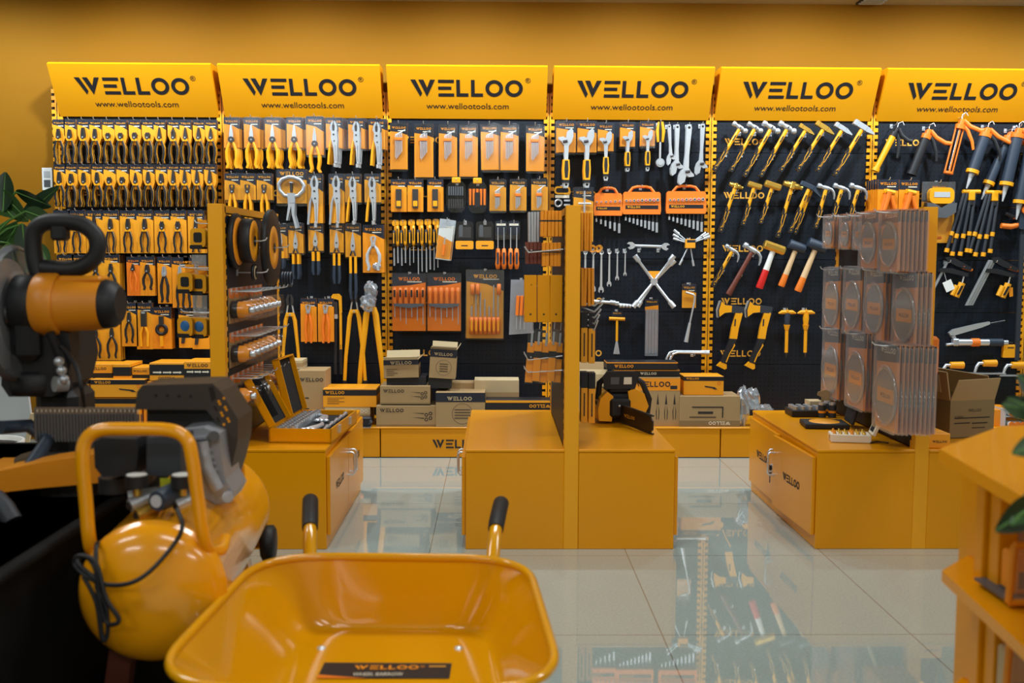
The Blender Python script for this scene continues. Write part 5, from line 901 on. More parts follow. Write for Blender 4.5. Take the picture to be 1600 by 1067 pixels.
def exec_icons(g, w, h, k):
    y = -.001
    if k == 'scissors':
        for dz in (0, .22):
            for q in (0, 1): g.lathe([(h*.09, y), (h*.05, y)], 'ink', 10, (w*(.34+.07*q), 0, h*(.35+dz+.06*q)), 'Y', False)
            g.flat([(w*.1, h*(.45+dz)), (w*.3, h*(.38+dz)), (w*.3, h*(.43+dz))], y, 'ink')
    if k == 'round':
        g.lathe([(min(w, h)*.3, y), (min(w, h)*.29, y)], 'ink', 18, (w*.04, 0, h*.38), 'Y', False)
        for q in range(4): g.box(-w*.12, w*.2, y, 0, h*(.25+.08*q), h*(.27+.08*q), 'ink')
    if k == 'pliers':
        for q in range(3):
            cx = w*(.05+.17*q); g.flat([(cx-.006, h*.45), (cx, h*.68), (cx+.006, h*.45)], y, 'ink'); 
            for s in (-1, 1): g.flat([(cx+s*.003, h*.44), (cx+s*.010, h*.3), (cx+s*.007, h*.14), (cx+s*.004, h*.14), (cx+s*.006, h*.3)], y, 'ink')
        g.box(w*.3, w*.44, y, 0, h*.76, h*.83, 'ink')
    if k == 'saw': g.box(-w*.3, w*.2, y, 0, h*.62, h*.66, 'ink').box(-w*.34, w*.1, y, 0, h*.3, h*.33, 'ink').box(w*.2, w*.22, y, 0, h*.3, h*.66, 'ink').box(-w*.2, w*.05, y, 0, h*.42, h*.5, 'ink')
    if k == 'arrows':
        for q in range(3): g.box(-w*.4+w*.29*q, -w*.2+w*.29*q, y-.0006, 0, h*.42, h*.5, 'cream').prism([(-w*.2+w*.29*q, h*.38), (-w*.14+w*.29*q, h*.46), (-w*.2+w*.29*q, h*.54)], y-.0006, 0, 'cream')
    if k == 'drill': g.prism([(w*.02, h*.5), (w*.28, h*.42), (w*.34, h*.3), (w*.26, h*.3), (w*.22, h*.36), (w*.04, h*.42)], y, 0, 'ink').lathe([(h*.09, y), (h*.07, y)], 'red', 10, (w*.38, 0, h*.62), 'Y', False)
    if k == 'lines':
        for q in range(4): g.box(-w*.42, w*(-.2+.1*(q % 2)), y, 0, h*(.18+.1*q), h*(.2+.1*q), 'ink')
ZB = .167; YF = YB+.03
# pliers bay
boxat(225, 596, 330, 668, YF+.03, .22, 'cardy', 'wide yellow box carrying the arrow-marked boxes, pliers bay', .5, ('black', .5, .75), .4, 'cardy', zfix=ZB)
boxat(135, 622, 218, 668, YF, .2, 'cardy', 'yellow box with dark band at the bottom of the stack by the compressor', .72, ('black', .8, .98), .4, 'cardy', .3, zfix=ZB, icons='lines')
boxat(97, 620, 134, 668, YF, .2, 'cardy', 'narrow yellow box at the bottom left of the pliers bay', None, ('black', .8, .98), zfix=ZB, icons='lines')
boxat(142, 593, 226, 620.5, YF-.01, .2, 'cardy', 'yellow box with dark lid band, second from bottom by the compressor', .84, ('black', .72, .98), .3, 'cardy', .22, icons='drill')
boxat(97, 593, 138, 619, YF-.01, .2, 'cardy', 'narrow yellow box above another behind the mitre saw head', None, ('black', .75, .98), icons='lines')
boxat(112, 569, 175, 592, YF+.06, .16, 'cardy', 'yellow box with black lower strip behind the mitre saw', .7, ('black', .05, .4), .42, 'ink', .65)
boxat(177, 569, 203, 592, YF+.02, .2, 'cardy', 'end of a long yellow box with black square, pliers bay', None, ('black', .2, .8))
boxat(204, 574, 234, 593, YF+.05, .16, 'cardy', 'small yellow box between two longer ones, pliers bay', .7, ('black', .08, .4), .7)
boxat(234, 567, 287, 594.5, YF+.02, .2, 'cardy', 'yellow box with black panel of three arrows, left of two', .14, ('black', .3, .9), .5, 'ink', .5, up=True, icons='arrows')
boxat(288, 565, 329, 594.5, YF+.02, .2, 'cardy', 'yellow box with black panel of three arrows, beside divider post', .8, ('black', .12, .62), .8, icons='arrows')
# snips bay
fl = lambda s, ang, L, m: (lambda w, h, d: (lambda g_: g_.box(-w/2+.002, w/2-.002, 0, .002, 0, L, m))(G().at(0, 0 if s < 0 else d, h, rx=ang)))
fs = lambda s, ang, L, m: (lambda w, h, d: (lambda g_: g_.box(0, .002, .002, d-.002, 0, L, m))(G().at(s*w/2, 0, h, ry=ang)))
boxat(440, 577, 470, 668, YF+.16, .15, 'kraft', 'tall kraft carton mostly hidden behind the open socket case', zfix=ZB)
boxat(437, 563, 472, 577, YF+.15, .16, 'kraftl', 'small pale carton on top of a taller one beside the brush packs', None, ('kraft', .3, .7), icons='round')
boxat(466, 579, 508, 668, YF+.06, .2, 'kraft', 'upright kraft carton between socket case and yellow tool box', .83, None, .85, 'ink', .5, icons='lines', zfix=ZB)
boxat(505, 607, 588, 636, YF+.02, .2, 'cardy', 'yellow and black power tool box in the snips bay', .78, ('black', .62, .92), .36, 'cardy', .22, icons='lines')
boxat(508, 636.5, 578, 668, YF+.02, .2, 'kraft', 'kraft carton under the yellow and black power tool box', .8, ('kraftl', .6, .98), .5, 'cream', .7, zfix=ZB)
g = G(); g.box(-.03, .03, 0, .05, 0, .05, 'rub', .008).cyl((-.02, .0, .03), (-.05, -.02, .03), .014, 'orp', 10).tube([(0, .02, 0), (.03, -.01, .03)], .01, 'rub', 8).box(-.04, .03, -.02, .05, -.006, .0, 'film')
tag(link('small_power_tool', g.mesh(), None, (P(572, 660, YF-.03).x, YF-.05, ZB+.006)), 'small black and orange tool on a plastic bag, snips bay plinth', 'tool')
# screwdriver bay
boxat(588, 634, 681, 667, YF-.02, .2, 'kraft', 'lower kraft carton with scissors drawings', .78, ('kraftd', .0, .1), .4, 'ink', .26, icons='scissors', zfix=ZB)
boxat(594, 603, 672, 631.5, YF-.01, .2, 'kraft', 'upper kraft carton with scissors drawings', .72, ('kraftd', .0, .08), .42, 'ink', .27, icons='scissors')
boxat(604, 588, 666, 602, YF+.03, .16, 'rubg', 'dark block painted in for the shadow between two kraft cartons, screwdriver bay')  # no real carton: dark block stands in for shade within the stack
boxat(600, 562, 654, 591, YF, .16, 'kraft', 'open-topped kraft carton with black print band', .83, ('navy', .72, 1.0), .62, 'kraftl', .5, (fl(-1, 40, .02, 'kraftl'), fl(1, -25, .04, 'kraftl'), fs(1, 50, .03, 'kraft')), -1.5, icons='lines')
boxat(669, 590, 705, 607, YF+.03, .16, 'rubg', 'dark box under the tilted open carton')
boxat(670, 545, 711, 592, YF, .14, 'kraft', 'tilted open carton with black band, tallest in the screwdriver bay', .82, ('navy', .72, 1.0), .7, 'kraftl', .5, (fl(1, -20, .03, 'kraftl'), fs(1, 30, .03, 'kraftl'), fl(-1, 50, .012, 'kraftd')), 3.5, icons='round')
boxat(705, 598, 741, 667, YF+.12, .12, 'kraft', 'kraft carton peeking out behind the black-topped one', icons='round', zfix=ZB)
boxat(681, 613, 758, 667, YF-.03, .2, 'kraft', 'large kraft carton with black top band beside the glossy cabinet', .82, ('navy', .72, 1.0), .5, 'kraftl', .48, icons='round', zfix=ZB)
boxat(741, 594, 811, 667, YF+.10, .15, 'kraftl', 'pale tape-sealed carton behind the glossy cabinet', None, ('kraft', .0, .72), zfix=ZB)
boxat(759, 625, 862, 668, YF-.03, .12, 'black', 'long black and yellow box with upside-down lettering', .78, ('cardy', .9, 1.0), .32, 'cardy', .82, up=True, zfix=ZB)
# wrench bay
boxat(905, 585, 950, 668, YF+.02, .2, 'kraftl', 'pale open carton behind the chainsaw', None, None, .3, 'ink', .5, (fl(-1, -30, .03, 'kraftl'), fl(1, -20, .05, 'kraft')), zfix=ZB)
boxat(948, 566, 1059, 577, YF+.0, .14, 'black', 'long flat black and orange box on top of the stack by the chainsaw', .45, ('cardo', .84, 1.0), .27, 'cardo', .24)
boxat(960, 578, 1062, 588, YF+.01, .14, 'black', 'second long flat black box under the topmost one', .45, ('cardo', .86, 1.0), .25, 'cream', .52)
boxat(985, 589.5, 1063, 668, YF, .2, 'kraft', 'large kraft carton with three pliers drawings behind the chainsaw', .86, ('cardo', .73, .98), .7, 'ink', .45, icons='pliers', zfix=ZB)
boxat(1068, 588, 1131, 617, YF+.02, .16, 'cardy', 'yellow drill box with black top band standing on a kraft carton', .88, ('black', .76, 1.0), .32, 'cardy', .22, icons='drill')
boxat(1062, 619, 1157, 667, YF-.01, .2, 'kraft', 'kraft carton with upside-down lettering under the yellow drill box', .12, ('kraftd', .0, .2), .36, 'cream', .66, up=True, icons='saw', zfix=ZB)
ps = [('grip', G().box(-.012, .012, -.012, .012, -.02, .14, 'rubg', .004).box(-.007, .007, -.0135, -.012, .06, .10, 'ypl'))]
inst(bake(T4(ps)), 'bagged_tool', 'upright grey and yellow tool handle in the plastic bag below the axes', 'tool handle', P(1160, 650, YF+.05))
g = G()
crumple(g, (-.03, 0, .11), (.04, .035, .11)); crumple(g, (.02, 0, .15), (.055, .03, .06)); crumple(g, (.09, 0, .07), (.06, .035, .05))
tag(link('plastic_bag', g.mesh(), None, (P(1170, 660, YF).x, YF+.02, ZB)), 'crumpled clear plastic bag below the axes', 'plastic bag')
for i in range(3):
    a = P(1188, 640+2*i, YF+.08); tag(link('wooden_stick', G().cyl((0, 0, 0), (.42, .03*i, 0), .009, 'orp', 8).mesh(), None, (a.x, YF+.02+.03*i, ZB+.01)), f'{["front", "middle", "rear"][i]} orange stick lying on the plinth behind the right cabinet', 'stick')
boxat(1500, 640, 1590, 668, YF+.02, .2, 'cardo', 'orange carton on the plinth behind the big cardboard box', None, zfix=ZB)
for r_, zz in enumerate((.20, .26)):
    for i in range(4):
        q = P(1578+9*i, 650, YF-.02); tag(link('sealant_tube', G().cyl((0, 0, 0), (0, .12, 0), .0155, 'white', 12).cyl((0, -.012, 0), (0, 0, 0), .016, 'orp', 14).mesh(), None, (q.x, YF-.04, zz-.014)), f'{ORD[i]} orange-capped tube from left, {["lower", "upper"][r_]} layer on the rightmost plinth', 'tube')
tag(link('tube_tray', G().box(-.08, .10, 0, .14, .0, .006, 'lgry').box(-.08, .10, 0, .14, .058, .064, 'lgry').box(-.084, -.08, 0, .14, 0, .1, 'lgry').mesh(), None, (P(1590, 650, YF).x, YF-.03, ZB)), 'grey tray holding orange-capped tubes, rightmost plinth', 'tray')
# ---------------------------------------------------------------- things on the cabinets
a, b = PZ(420, 692, ZT), PZ(494, 692, ZT)
r = inst(bake([('tray', G().box(0, .24, 0, .006, 0, .055, 'yel').box(0, .24, .47, .476, 0, .055, 'yel').box(0, .006, 0, .476, 0, .055, 'yel').box(.234, .24, 0, .476, 0, .055, 'yel').box(0, .24, 0, .476, 0, .006, 'yel').box(.006, .234, .006, .47, .006, .035, 'foam'), None, []),
     ('lid', G().at(0, 0, .055, ry=-118).box(0, .20, 0, .006, -.03, 0, 'yel').box(0, .20, .22, .226, -.03, 0, 'yel').box(.194, .20, 0, .226, -.03, 0, 'yel').box(0, .20, 0, .226, -.004, 0, 'yel').box(.006, .194, .006, .22, -.010, -.004, 'foam').box(.03, .19, .03, .036, -.05, -.01, 'foam'), None, []),
     ('lid', G().at(0, .25, .055, ry=-104).box(0, .24, 0, .006, -.03, 0, 'yel').box(0, .24, .22, .226, -.03, 0, 'yel').box(.234, .24, 0, .226, -.03, 0, 'yel').box(0, .24, 0, .226, -.004, 0, 'yel').box(.006, .234, .006, .22, -.010, -.004, 'foam'), None, []),
     ('latch', G().box(.24, .246, .12, .15, .02, .05, 'st').box(.24, .246, .32, .35, .02, .05, 'st'), None, [])]), 'socket_case', 'open yellow metal socket case with black foam lids on the left cabinet', 'tool case', (a.x, a.y, ZT+.001), (0, 0, R(-4)))
Tc = Matrix.Translation((a.x, a.y, ZT+.036)) @ Matrix.Rotation(R(-4), 4, 'Z')
sk = [bake([('socket', G().cyl((0, 0, 0), (0, 0, h), r_, 'st', 10).cyl((0, 0, h), (0, 0, h+.0005), r_*.6, 'slot', 8), None, [])]) for r_, h in ((.009, .022), (.011, .024), (.013, .028))]
for i in range(3):
    for j in range(13):
        q = Tc @ Vector((.03+.028*i, .03+.033*j, 0)); inst(sk[i], 'chrome_socket', f'chrome socket in the {["outer", "middle", "inner"][i]} row of the open yellow socket case', 'socket', q, (0, 0, 0), f'{["outer", "middle", "inner"][i]} row of chrome sockets')
for i in range(6):
    q = Tc @ Vector((.12+.018*(i % 3), .05+.22*(i//3), .008)); g = G().tube([(0, 0, 0), (.02, .08, .004), (.0, .15, 0)], .007, 'st', 8).ball((0, 0, 0), .014, 'st', 10, (1, 1, .6))
    tag(link('ratchet_wrench', g.mesh(), None, q, (0, 0, R(-20+8*i))), f'curved chrome ratchet, {ORD[i]} from the front in the open socket case', 'ratchet')
for i in range(5):
    q = Tc @ Vector((.20, .05+.085*i, .008)); tag(link('extension_bar', G().cyl((0, 0, 0), (0, .07, 0), .006, 'st', 8).cyl((0, .07, 0), (0, .08, 0), .009, 'st', 8).mesh(), None, q), f'short chrome extension bar, {ORD[i]} from the front in the socket case', 'extension bar')
# chainsaw
q = PZ(958, 664, ZT)
cs = [('body', G().box(-.07, .05, .0, .24, .012, .13, 'rub', .012).box(-.05, .04, -.03, .02, .03, .11, 'rub', .01).box(-.055, .045, -.0, .12, .125, .17, 'rub', .012)),
      ('side_cover', G().prism([(.045, .02), (.10, .03), (.12, .075), (.10, .13), (.06, .15), (.03, .14)], -.01, .20, 'ypl')), ('side_cover', G().prism([(-.095, .015), (-.04, .012), (-.035, .12), (-.06, .14), (-.09, .11), (-.10, .06)], -.02, .22, 'ypl').box(-.097, -.09, .03, .15, .04, .09, 'rub')),
      ('front_handle', G().tube([(-.09, .04, .10), (-.085, .04, .17), (-.05, .03, .205), (.05, .03, .205), (.10, .03, .17), (.13, .03, .10), (.125, .03, .04), (.10, .04, .018), (.03, .04, .006)], [.013]*6+[.011, .008, .008], 'rub', 10).tube([(.125, .029, .04), (.10, .039, .016), (.03, .039, .004)], .0085, 'st', 8)),
      ('hand_guard', G().prism([(-.07, .15), (.06, .15), (.075, .20), (.06, .225), (-.06, .225), (-.08, .20)], -.01, .004, 'rub').prism([(-.045, .17), (-.01, .17), (-.008, .2), (-.045, .2)], -.0112, -.010, 'gry').prism([(.01, .17), (.045, .17), (.045, .2), (.012, .2)], -.0112, -.010, 'cream')),
      ('rear_handle', G().tube([(0, .22, .12), (.0, .30, .12), (0, .36, .08), (0, .35, .03), (0, .24, .02)], .016, 'rub', 10)),
      ('bumper_bolts', G().ball((-.01, -.032, .08), .006, 'st', 8).ball((.022, -.032, .075), .006, 'st', 8).ball((.03, -.032, .045), .006, 'st', 8))]
bar = G().at(-.005, -.02, .0, rz=-73); Lb = .28
bar.v = []; bar.prism([(0, .015), (Lb*.92, .005), (Lb, .02), (Lb, .055), (Lb*.93, .072), (0, .082)], -.003, .003, 'chain').logo(.09, .045, -.0045, .09, 'brn', 8)
bt = [('tooth_chain', G())]
bt[0][1].T = bar.T.copy()
for i in range(22): bt[0][1].box(.01+.0125*i, .018+.0125*i, -.005, .005, .0145-.0004*i-.006, .015-.0004*i, 'dst').box(.01+.0125*i, .018+.0125*i, -.005, .005, .082-.0004*i, .088-.0004*i, 'dst')
ps = T4(cs)+[('guide_bar', bar, None, [('saw_chain', bt[0][1], None, [])])]
inst(bake(ps), 'chainsaw', 'black and yellow chainsaw standing on the cabinet right of the middle post', 'chainsaw', (q.x+.035, q.y+.04, ZT), (0, 0, R(4)))
# right cabinet display
q = PZ(1245, 652, ZT)
ps = [('tray', G().box(-.07, .07, 0, .12, 0, .03, 'black', .003))]
for i in range(4):
    for j in range(3): ps.append(('battery', G().cyl((-.05+.033*i, .02+.035*j, .03), (-.05+.033*i, .02+.035*j, .045), .012, 'sts', 10)))
inst(bake(T4(ps)), 'drill_bit_tray', 'black tray of short silver cylinders on the right cabinet', 'bit tray', (PZ(1262, 652, ZT).x, PZ(1262, 652, ZT).y, ZT+.001))
for i in range(3):
    q = PZ(1284+8*i, 652-3*(i % 2), ZT); tag(link('hole_saw', G().cyl((0, 0, 0), (0, 0, .055), .017, 'rubg', 14).cyl((0, 0, .055), (0, 0, .065), .015, 'st', 14).cyl((0, 0, .02), (0, 0, .03), .0175, 'cardo', 14).mesh(), None, (q.x, q.y, ZT+.001)), f'{["left", "middle", "right"][i]} dark cylindrical cutter with silver cap on the right cabinet', 'hole saw')
q = PZ(1293, 668, ZT)
inst(bake([('base', G().box(-.09, .09, -.05, .09, 0, .022, 'rub', .004).lathe([(0, .023), (.062, .023), (.064, .021)], 'cardy', 24, (0, .02, 0), 'Z'), None, []), ('lid', G().at(.095, 0, .02, ry=14).box(0, .012, -.05, .09, 0, .15, 'rub', .003).box(-.001, 0, -.038, .078, .012, .138, 'foam'), None, [])]), 'gauge_box', 'open black case with round yellow disc and upright lid, right cabinet', 'case', (q.x-.01, q.y, ZT+.001), (0, 0, R(-6)))
q = PZ(1328, 691, ZT)
ps = [('base', G().box(-.075, .075, 0, .085, 0, .03, 'cream', .002).box(-.078, -.075, .03, .05, .01, .022, 'brass')), ('lid', G().at(.076, 0, .03, ry=22).box(0, .014, 0, .085, 0, .125, 'cream', .002).box(-.001, 0, .012, .073, .012, .113, 'foam'))]
for i in range(12): ps.append(('router_bit', G().tube([(-.06+.022*(i % 6), .02+.04*(i//6), .03), (-.06+.022*(i % 6), .02+.04*(i//6), .044)], [.008, .003], 'brass' if i % 3 else 'cardo', 8)))
inst(bake(T4(ps)), 'router_bit_case', 'open cream wooden case of small brass cutters near the cabinet edge', 'bit case', (q.x, q.y-.015, ZT+.001), (0, 0, R(-10)))
tag(link('wire_clip', G().tube([(0, 0, 0), (.03, .01, .004), (.07, 0, 0)], .003, 'dst', 6).mesh(), None, PZ(1360, 692, ZT+.004)), 'thin dark wire clip lying beside the cream wooden case', 'clip')
a = PZ(1254, 642, ZT)
inst(bake([('carton', G().box(0, .06, 0, .08, 0, .06, 'kraftl'), None, []), ('flap', G().at(.05, -.005, .03).prism([(0, -.02), (.05, -.02), (.06, .02), (.05, .07), (.02, .085), (-.015, .075), (-.02, .06), (.0, .05)], 0, .003, 'kraft'), None, [])]), 'small_carton', 'small opened kraft carton with curled flap at the back of the right cabinet', 'box', (a.x, min(a.y-.02, 4.62), ZT), (0, 0, 0))
# cardboard box on the far right cabinet
xa, xb_ = 1.63, 1.93; yf = 4.02
def cb():
    h = .150; d = .33; w = .205; t = .004; m = 'kraftd'
    g = G().box(0, w, 0, t, 0, h, m).box(0, w, d-t, d, 0, h, m).box(0, t, t, d-t, 0, h, m).box(w-t, w, t, d-t, 0, h, m).box(0, w, 0, d, 0, t, m)
    g.text('WELLOO', w*.55, .11, -.001, .012, 'ink', .06).text('SCREW', w*.2, .085, -.001, .009, 'ink').box(w*.1, w*.9, -.001, 0, .078, .082, 'ink').box(w*.1, w*.45, -.001, 0, .058, .062, 'ink').box(w*.5, w*.85, -.001, 0, .056, .06, 'ink').box(w*.5, w*.8, -.001, 0, .038, .041, 'ink')
    m = 'kraft'; fr = G().at(0, 0, h, rx=14).prism([(0, 0), (w, 0), (w+.006, .09), (.018, .085)], 0, t, m)
    bk = G().at(0, d, h, rx=-30).box(0, w, -t, 0, 0, .10, m)
    lf = G().at(0, 0, h, ry=-10).box(-.001, t, t, d-t, 0, .115, m).box(-.003, -.001, .05, .1, .03, .1, 'kraftl')
    rt = G().at(w, 0, h, ry=-18).box(-t, 0, t, d-t, 0, .10, m)
    return bake([('carton', g, None, []), ('flap', fr, None, []), ('flap', bk, None, []), ('flap', lf, None, []), ('flap', rt, None, [])])
inst(cb(), 'cardboard_box', 'big open brown cardboard box on the cabinet right of the saw blade divider', 'box', (1.79, 4.0, ZT+.001), (0, 0, R(14)))
g = G().box(0, .085, 0, .16, 0, .055, 'cardy', .002); g.logo(.045, .025, -.001, .055, 'ink', 8)
tag(link('small_yellow_box', g.mesh(), None, (1.62, 3.80, ZT+.001)), 'small yellow box in front of the big cardboard box', 'box')
# ---------------------------------------------------------------- foreground: table, mitre saw, compressor, wheelbarrow, counter, plants
tag(link('display_table', G().box(-2.3, -.85, .9, 2.95, .0, .55, 'cloth', .008).box(-2.32, -.83, .88, 2.97, .535, .55, 'cloth', .004).mesh()), 'display table draped in black, under the mitre saw', 'table')
tag(link('low_platform', G().box(-.815, -.47, 1.35, 2.75, 0, .20, 'cloth', .006).mesh()), 'low black platform under the air compressor', 'platform')
def W(o): g = G(); g.T = Matrix.Translation(-Vector(o)); return g
def VP_(pts, Y=None): return [P(p[0], p[1], p[2] if len(p) > 2 else Y) for p in pts]
def smooth_path(pts, n=5):
    pts = [Vector(p) for p in pts]; o = []
    for i in range(len(pts)-1):
        p0, p1, p2, p3 = pts[max(i-1, 0)], pts[i], pts[i+1], pts[min(i+2, len(pts)-1)]
        for k in range(n):
            t = k/n; o.append(.5*((2*p1)+(-p0+p2)*t+(2*p0-5*p1+4*p2-p3)*t*t+(-p0+3*p1-3*p2+p3)*t**3))
    return o+[pts[-1]]
# ---- mitre saw
Y = 2.42; O = (P(110, 750, Y).x, Y, .55)
def oc(pts, y0, y1, m, g=None, Yp=None):   # outline seen in the photo, given real depth
    g = g or W(O); Yp = Yp or Y; v = [P(a, b, Yp) for a, b in pts]; return g.prism([(q.x, q.z) for q in v], y0, y1, m)
ax = P(110, 475, Y); cyx = lambda p0, p1, r0, r1, m, n=28: W(O).tube([(P(p0, 475, Y).x, Y, ax.z), (P(p1, 475, Y).x, Y, ax.z)], [r0, r1], m, n)
saw = []
hp = smooth_path(VP_([(62, 432), (54, 405), (52, 368), (66, 350), (95, 346), (128, 351), (149, 368), (153, 388), (143, 408), (118, 420), (90, 420), (66, 418)], Y), 4)
saw.append(('trigger_handle', W(O).tube(hp, .0195, 'rub', 12).box(P(70, 0, Y).x, P(95, 0, Y).x, Y-.018, Y+.018, P(90, 368, Y).z-.012, P(90, 350, Y).z, 'rub', .006)))
m_ = W(O); xs_ = lambda p: P(p, 475, Y).x
m_.tube([(xs_(95), Y, ax.z), (xs_(100), Y, ax.z), (xs_(158), Y, ax.z), (xs_(164), Y, ax.z)], [.068, .064, .060, .058], 'org', 28)
m_.box(xs_(98), xs_(166), Y-.03, Y+.03, ax.z+.05, ax.z+.066, 'org', .006)
saw.append(('motor_housing', m_, None, [('seam_band', W(O).tube([(xs_(62), Y, ax.z), (xs_(66), Y, ax.z), (xs_(95), Y, ax.z), (xs_(98), Y, ax.z)], [.07, .074, .074, .070], 'org', 28), None, []), ('end_cap', W(O).tube([(xs_(162), Y, ax.z), (xs_(166), Y, ax.z), (xs_(180), Y, ax.z), (xs_(189), Y, ax.z)], [.056, .058, .054, .040], 'rub', 28), 'black ventilated end cap', [])]))
saw.append(('gearbox', W(O).tube([(xs_(25), Y, ax.z), (xs_(30), Y, ax.z), (xs_(60), Y, ax.z), (xs_(63), Y, ax.z)], [.05, .068, .070, .066], 'rub', 24).box(xs_(28), xs_(70), Y-.05, Y+.05, ax.z-.13, ax.z-.03, 'rub', .015)))
bx = P(2, 490, Y-.02)
saw.append(('saw_blade', W(O).lathe([(0, 0), (.125, 0), (.127, .001), (.125, .002), (0, .002)], 'sts', 48, (bx.x+.015, Y-.02, bx.z), 'X').lathe([(.03, .004), (.03, .012), (0, .012)], 'dst', 20, (bx.x+.015, Y-.02, bx.z), 'X')))
gp = ringpts(0, 0, .155, 40); gd = W(O)
gd.lathe([(.10, -.022), (.148, -.022), (.156, -.012), (.156, .02), (.148, .03), (.10, .03)], 'clear', 40, (bx.x+.012, Y-.02, bx.z), 'X'); gd.lathe([(.10, .031), (.147, .0315)], 'clearb', 40, (bx.x+.012, Y-.02, bx.z), 'X'); gd.lathe([(.148, .031), (.158, .022), (.158, .018), (.146, .027)], 'gry', 40, (bx.x+.012, Y-.02, bx.z), 'X')
saw.append(('blade_guard', gd, 'clear plastic blade guard', []))
saw.append(('pivot_arm', oc([(28, 505), (75, 505), (112, 520), (118, 560), (108, 600), (88, 618), (20, 618), (8, 600), (10, 560)], Y-.02, Y+.14, 'rub').tube(VP_([(78, 520, Y-.05), (95, 560, Y-.03), (108, 610, Y-.02)]), .011, 'rub', 8).tube(VP_([(104, 600, Y-.04), (85, 600, Y-.06)]), .018, 'sts', 12)))
saw.append(('pivot_base', W(O).lathe([(.0, .0), (.062, .0), (.066, .015), (.066, .045), (.055, .055), (0, .055)], 'rub', 28, (P(50, 612, Y).x, Y+.03, P(50, 616, Y).z)).box(P(22, 0, Y).x, P(92, 0, Y).x, Y+.02, Y+.16, .555, P(50, 610, Y).z, 'rub', .02)))
for k in range(3): saw[-1][1].ball((P(92+4*k, 565+14*k, Y-.06).x, Y-.06, P(92, 565+14*k, Y-.06).z), .012, 'sts', 10)
saw.append(('cable', W(O).tube(smooth_path(VP_([(95, 540, Y-.04), (118, 570, Y-.08), (128, 610, Y-.1), (133, 640, Y-.02)]), 4), .005, 'rub', 6)))
za = P(130, 690, Y-.05).z; zb_ = P(130, 637, Y-.05).z; fx0, fx1 = P(52, 660, Y-.05).x, P(212, 660, Y-.05).x
f = W(O).box(fx0, fx1, Y-.05, Y-.035, za, zb_, 'fence', .003)
for k in range(34): f.box(fx0+.006+.0073*k, fx0+.0095+.0073*k, Y-.054, Y-.05, za, zb_-.014, 'gry')
for k in range(24): f.box(fx0+.01+.01*k, fx0+.0115+.01*k, Y-.052, Y-.05, zb_-.010, zb_-.004, 'cream')
saw.append(('ribbed_fence', f, 'dusty grey ribbed fence', []))
tbl = W(O).slab(ringpts(P(120, 0, Y).x, Y-.02, .155, 40), .60, .625, 'tanp')
saw.append(('turntable', tbl.slab(ringpts(P(120, 0, Y).x, Y-.02, .15, 40), .56, .60, 'rub')))
saw.append(('base_wing', oc([(215, 680), (124, 694), (64, 706), (50, 716), (38, 735), (2, 741), (12, 760), (15, 789), (32, 791), (46, 770), (52, 746), (62, 737), (124, 730), (215, 722)], Y-.22, Y-.12, 'org')))
saw.append(('mitre_arm', W(O).tube(VP_([(0, 668, Y-.1), (45, 665, Y-.02), (75, 688, Y-.05), (40, 740, Y-.18)]), .016, 'blue', 10).box(P(-40, 0, Y).x, P(55, 0, Y).x, Y-.10, Y+.05, .585, .605, 'org', .005)))
kn = W(O); 
kn.tube(VP_([(-8, 778, Y-.3), (8, 795, Y-.32), (20, 815, Y-.33)]), .020, 'rubg', 12)
for dx in (-2, 14): kn.lathe([(.014, -.008), (.022, -.008), (.024, 0), (.022, .006), (.014, .006)], 'gry', 18, tuple(P(8+dx, 822, Y-.34)), 'Z')
saw.append(('lock_knob', kn))
inst(bake(T4(saw)), 'mitre_saw', 'orange and black mitre saw with loop handle on the black table', 'mitre saw', O)
# ---- air compressor
N_, F_ = P(237, 925, 1.90), P(336, 793, 2.56); az = -math.atan2(F_.x-N_.x, F_.y-N_.y); Lt = math.hypot(F_.x-N_.x, F_.y-N_.y); rt_ = .134; zc_ = (N_.z+F_.z)/2
O = (N_.x, N_.y, zc_)
cp_ = []
tk = W(O); tk.T = tk.T @ Matrix.Translation((O[0], O[1], O[2])) @ Matrix.Rotation(az, 4, 'Z')
dome = [(rt_*math.sin(a*math.pi/16), -.055*math.cos(a*math.pi/16)) for a in range(9)]
tk.lathe([(r_, y_+.01) for r_, y_ in dome]+[(rt_+.0015, .012), (rt_+.0015, .02), (rt_, .022), (rt_, Lt-.022), (rt_+.0015, Lt-.02), (rt_+.0015, Lt-.012)]+[(r_, Lt-.01-y_) for r_, y_ in reversed(dome)], 'tank', 56, ax='Y')
cp_.append(('tank', tk, None, [('outlet_boss', W(O).T and (lambda g_: g_)(W(O).cyl(P(243, 812, 1.98), P(243, 838, 1.98), .020, 'tank', 16).cyl(P(243, 832, 1.98), P(243, 842, 1.98), .032, 'tank', 18)), None, [])]))
for t_ in (.05, Lt-.1):
    for s_ in (-1, 1):
        g = W(O); g.T = g.T @ Matrix.Translation(O) @ Matrix.Rotation(az, 4, 'Z'); g.prism([(s_*.05, -.115), (s_*.09, -.10), (s_*.115, .20-zc_+.0), (s_*.07, .20-zc_+.0)], t_, t_+.05, 'dwood' if s_ < 0 and t_ < .1 else 'tank'); cp_.append(('foot', g))
g = W(O); g.T = g.T @ Matrix.Translation(O) @ Matrix.Rotation(az, 4, 'Z'); g.lathe([(.0, .0), (.035, 0), (.045, .006), (.045, .03), (.035, .036), (0, .036)], 'rub', 24, (.115, Lt-.02, -.09), 'X').lathe([(0, -.001), (.02, -.001)], 'lgry', 16, (.115, Lt-.02, -.09), 'X').box(.05, .115, Lt-.03, Lt-.01, -.10, -.08, 'tank'); cp_.append(('wheel', g))
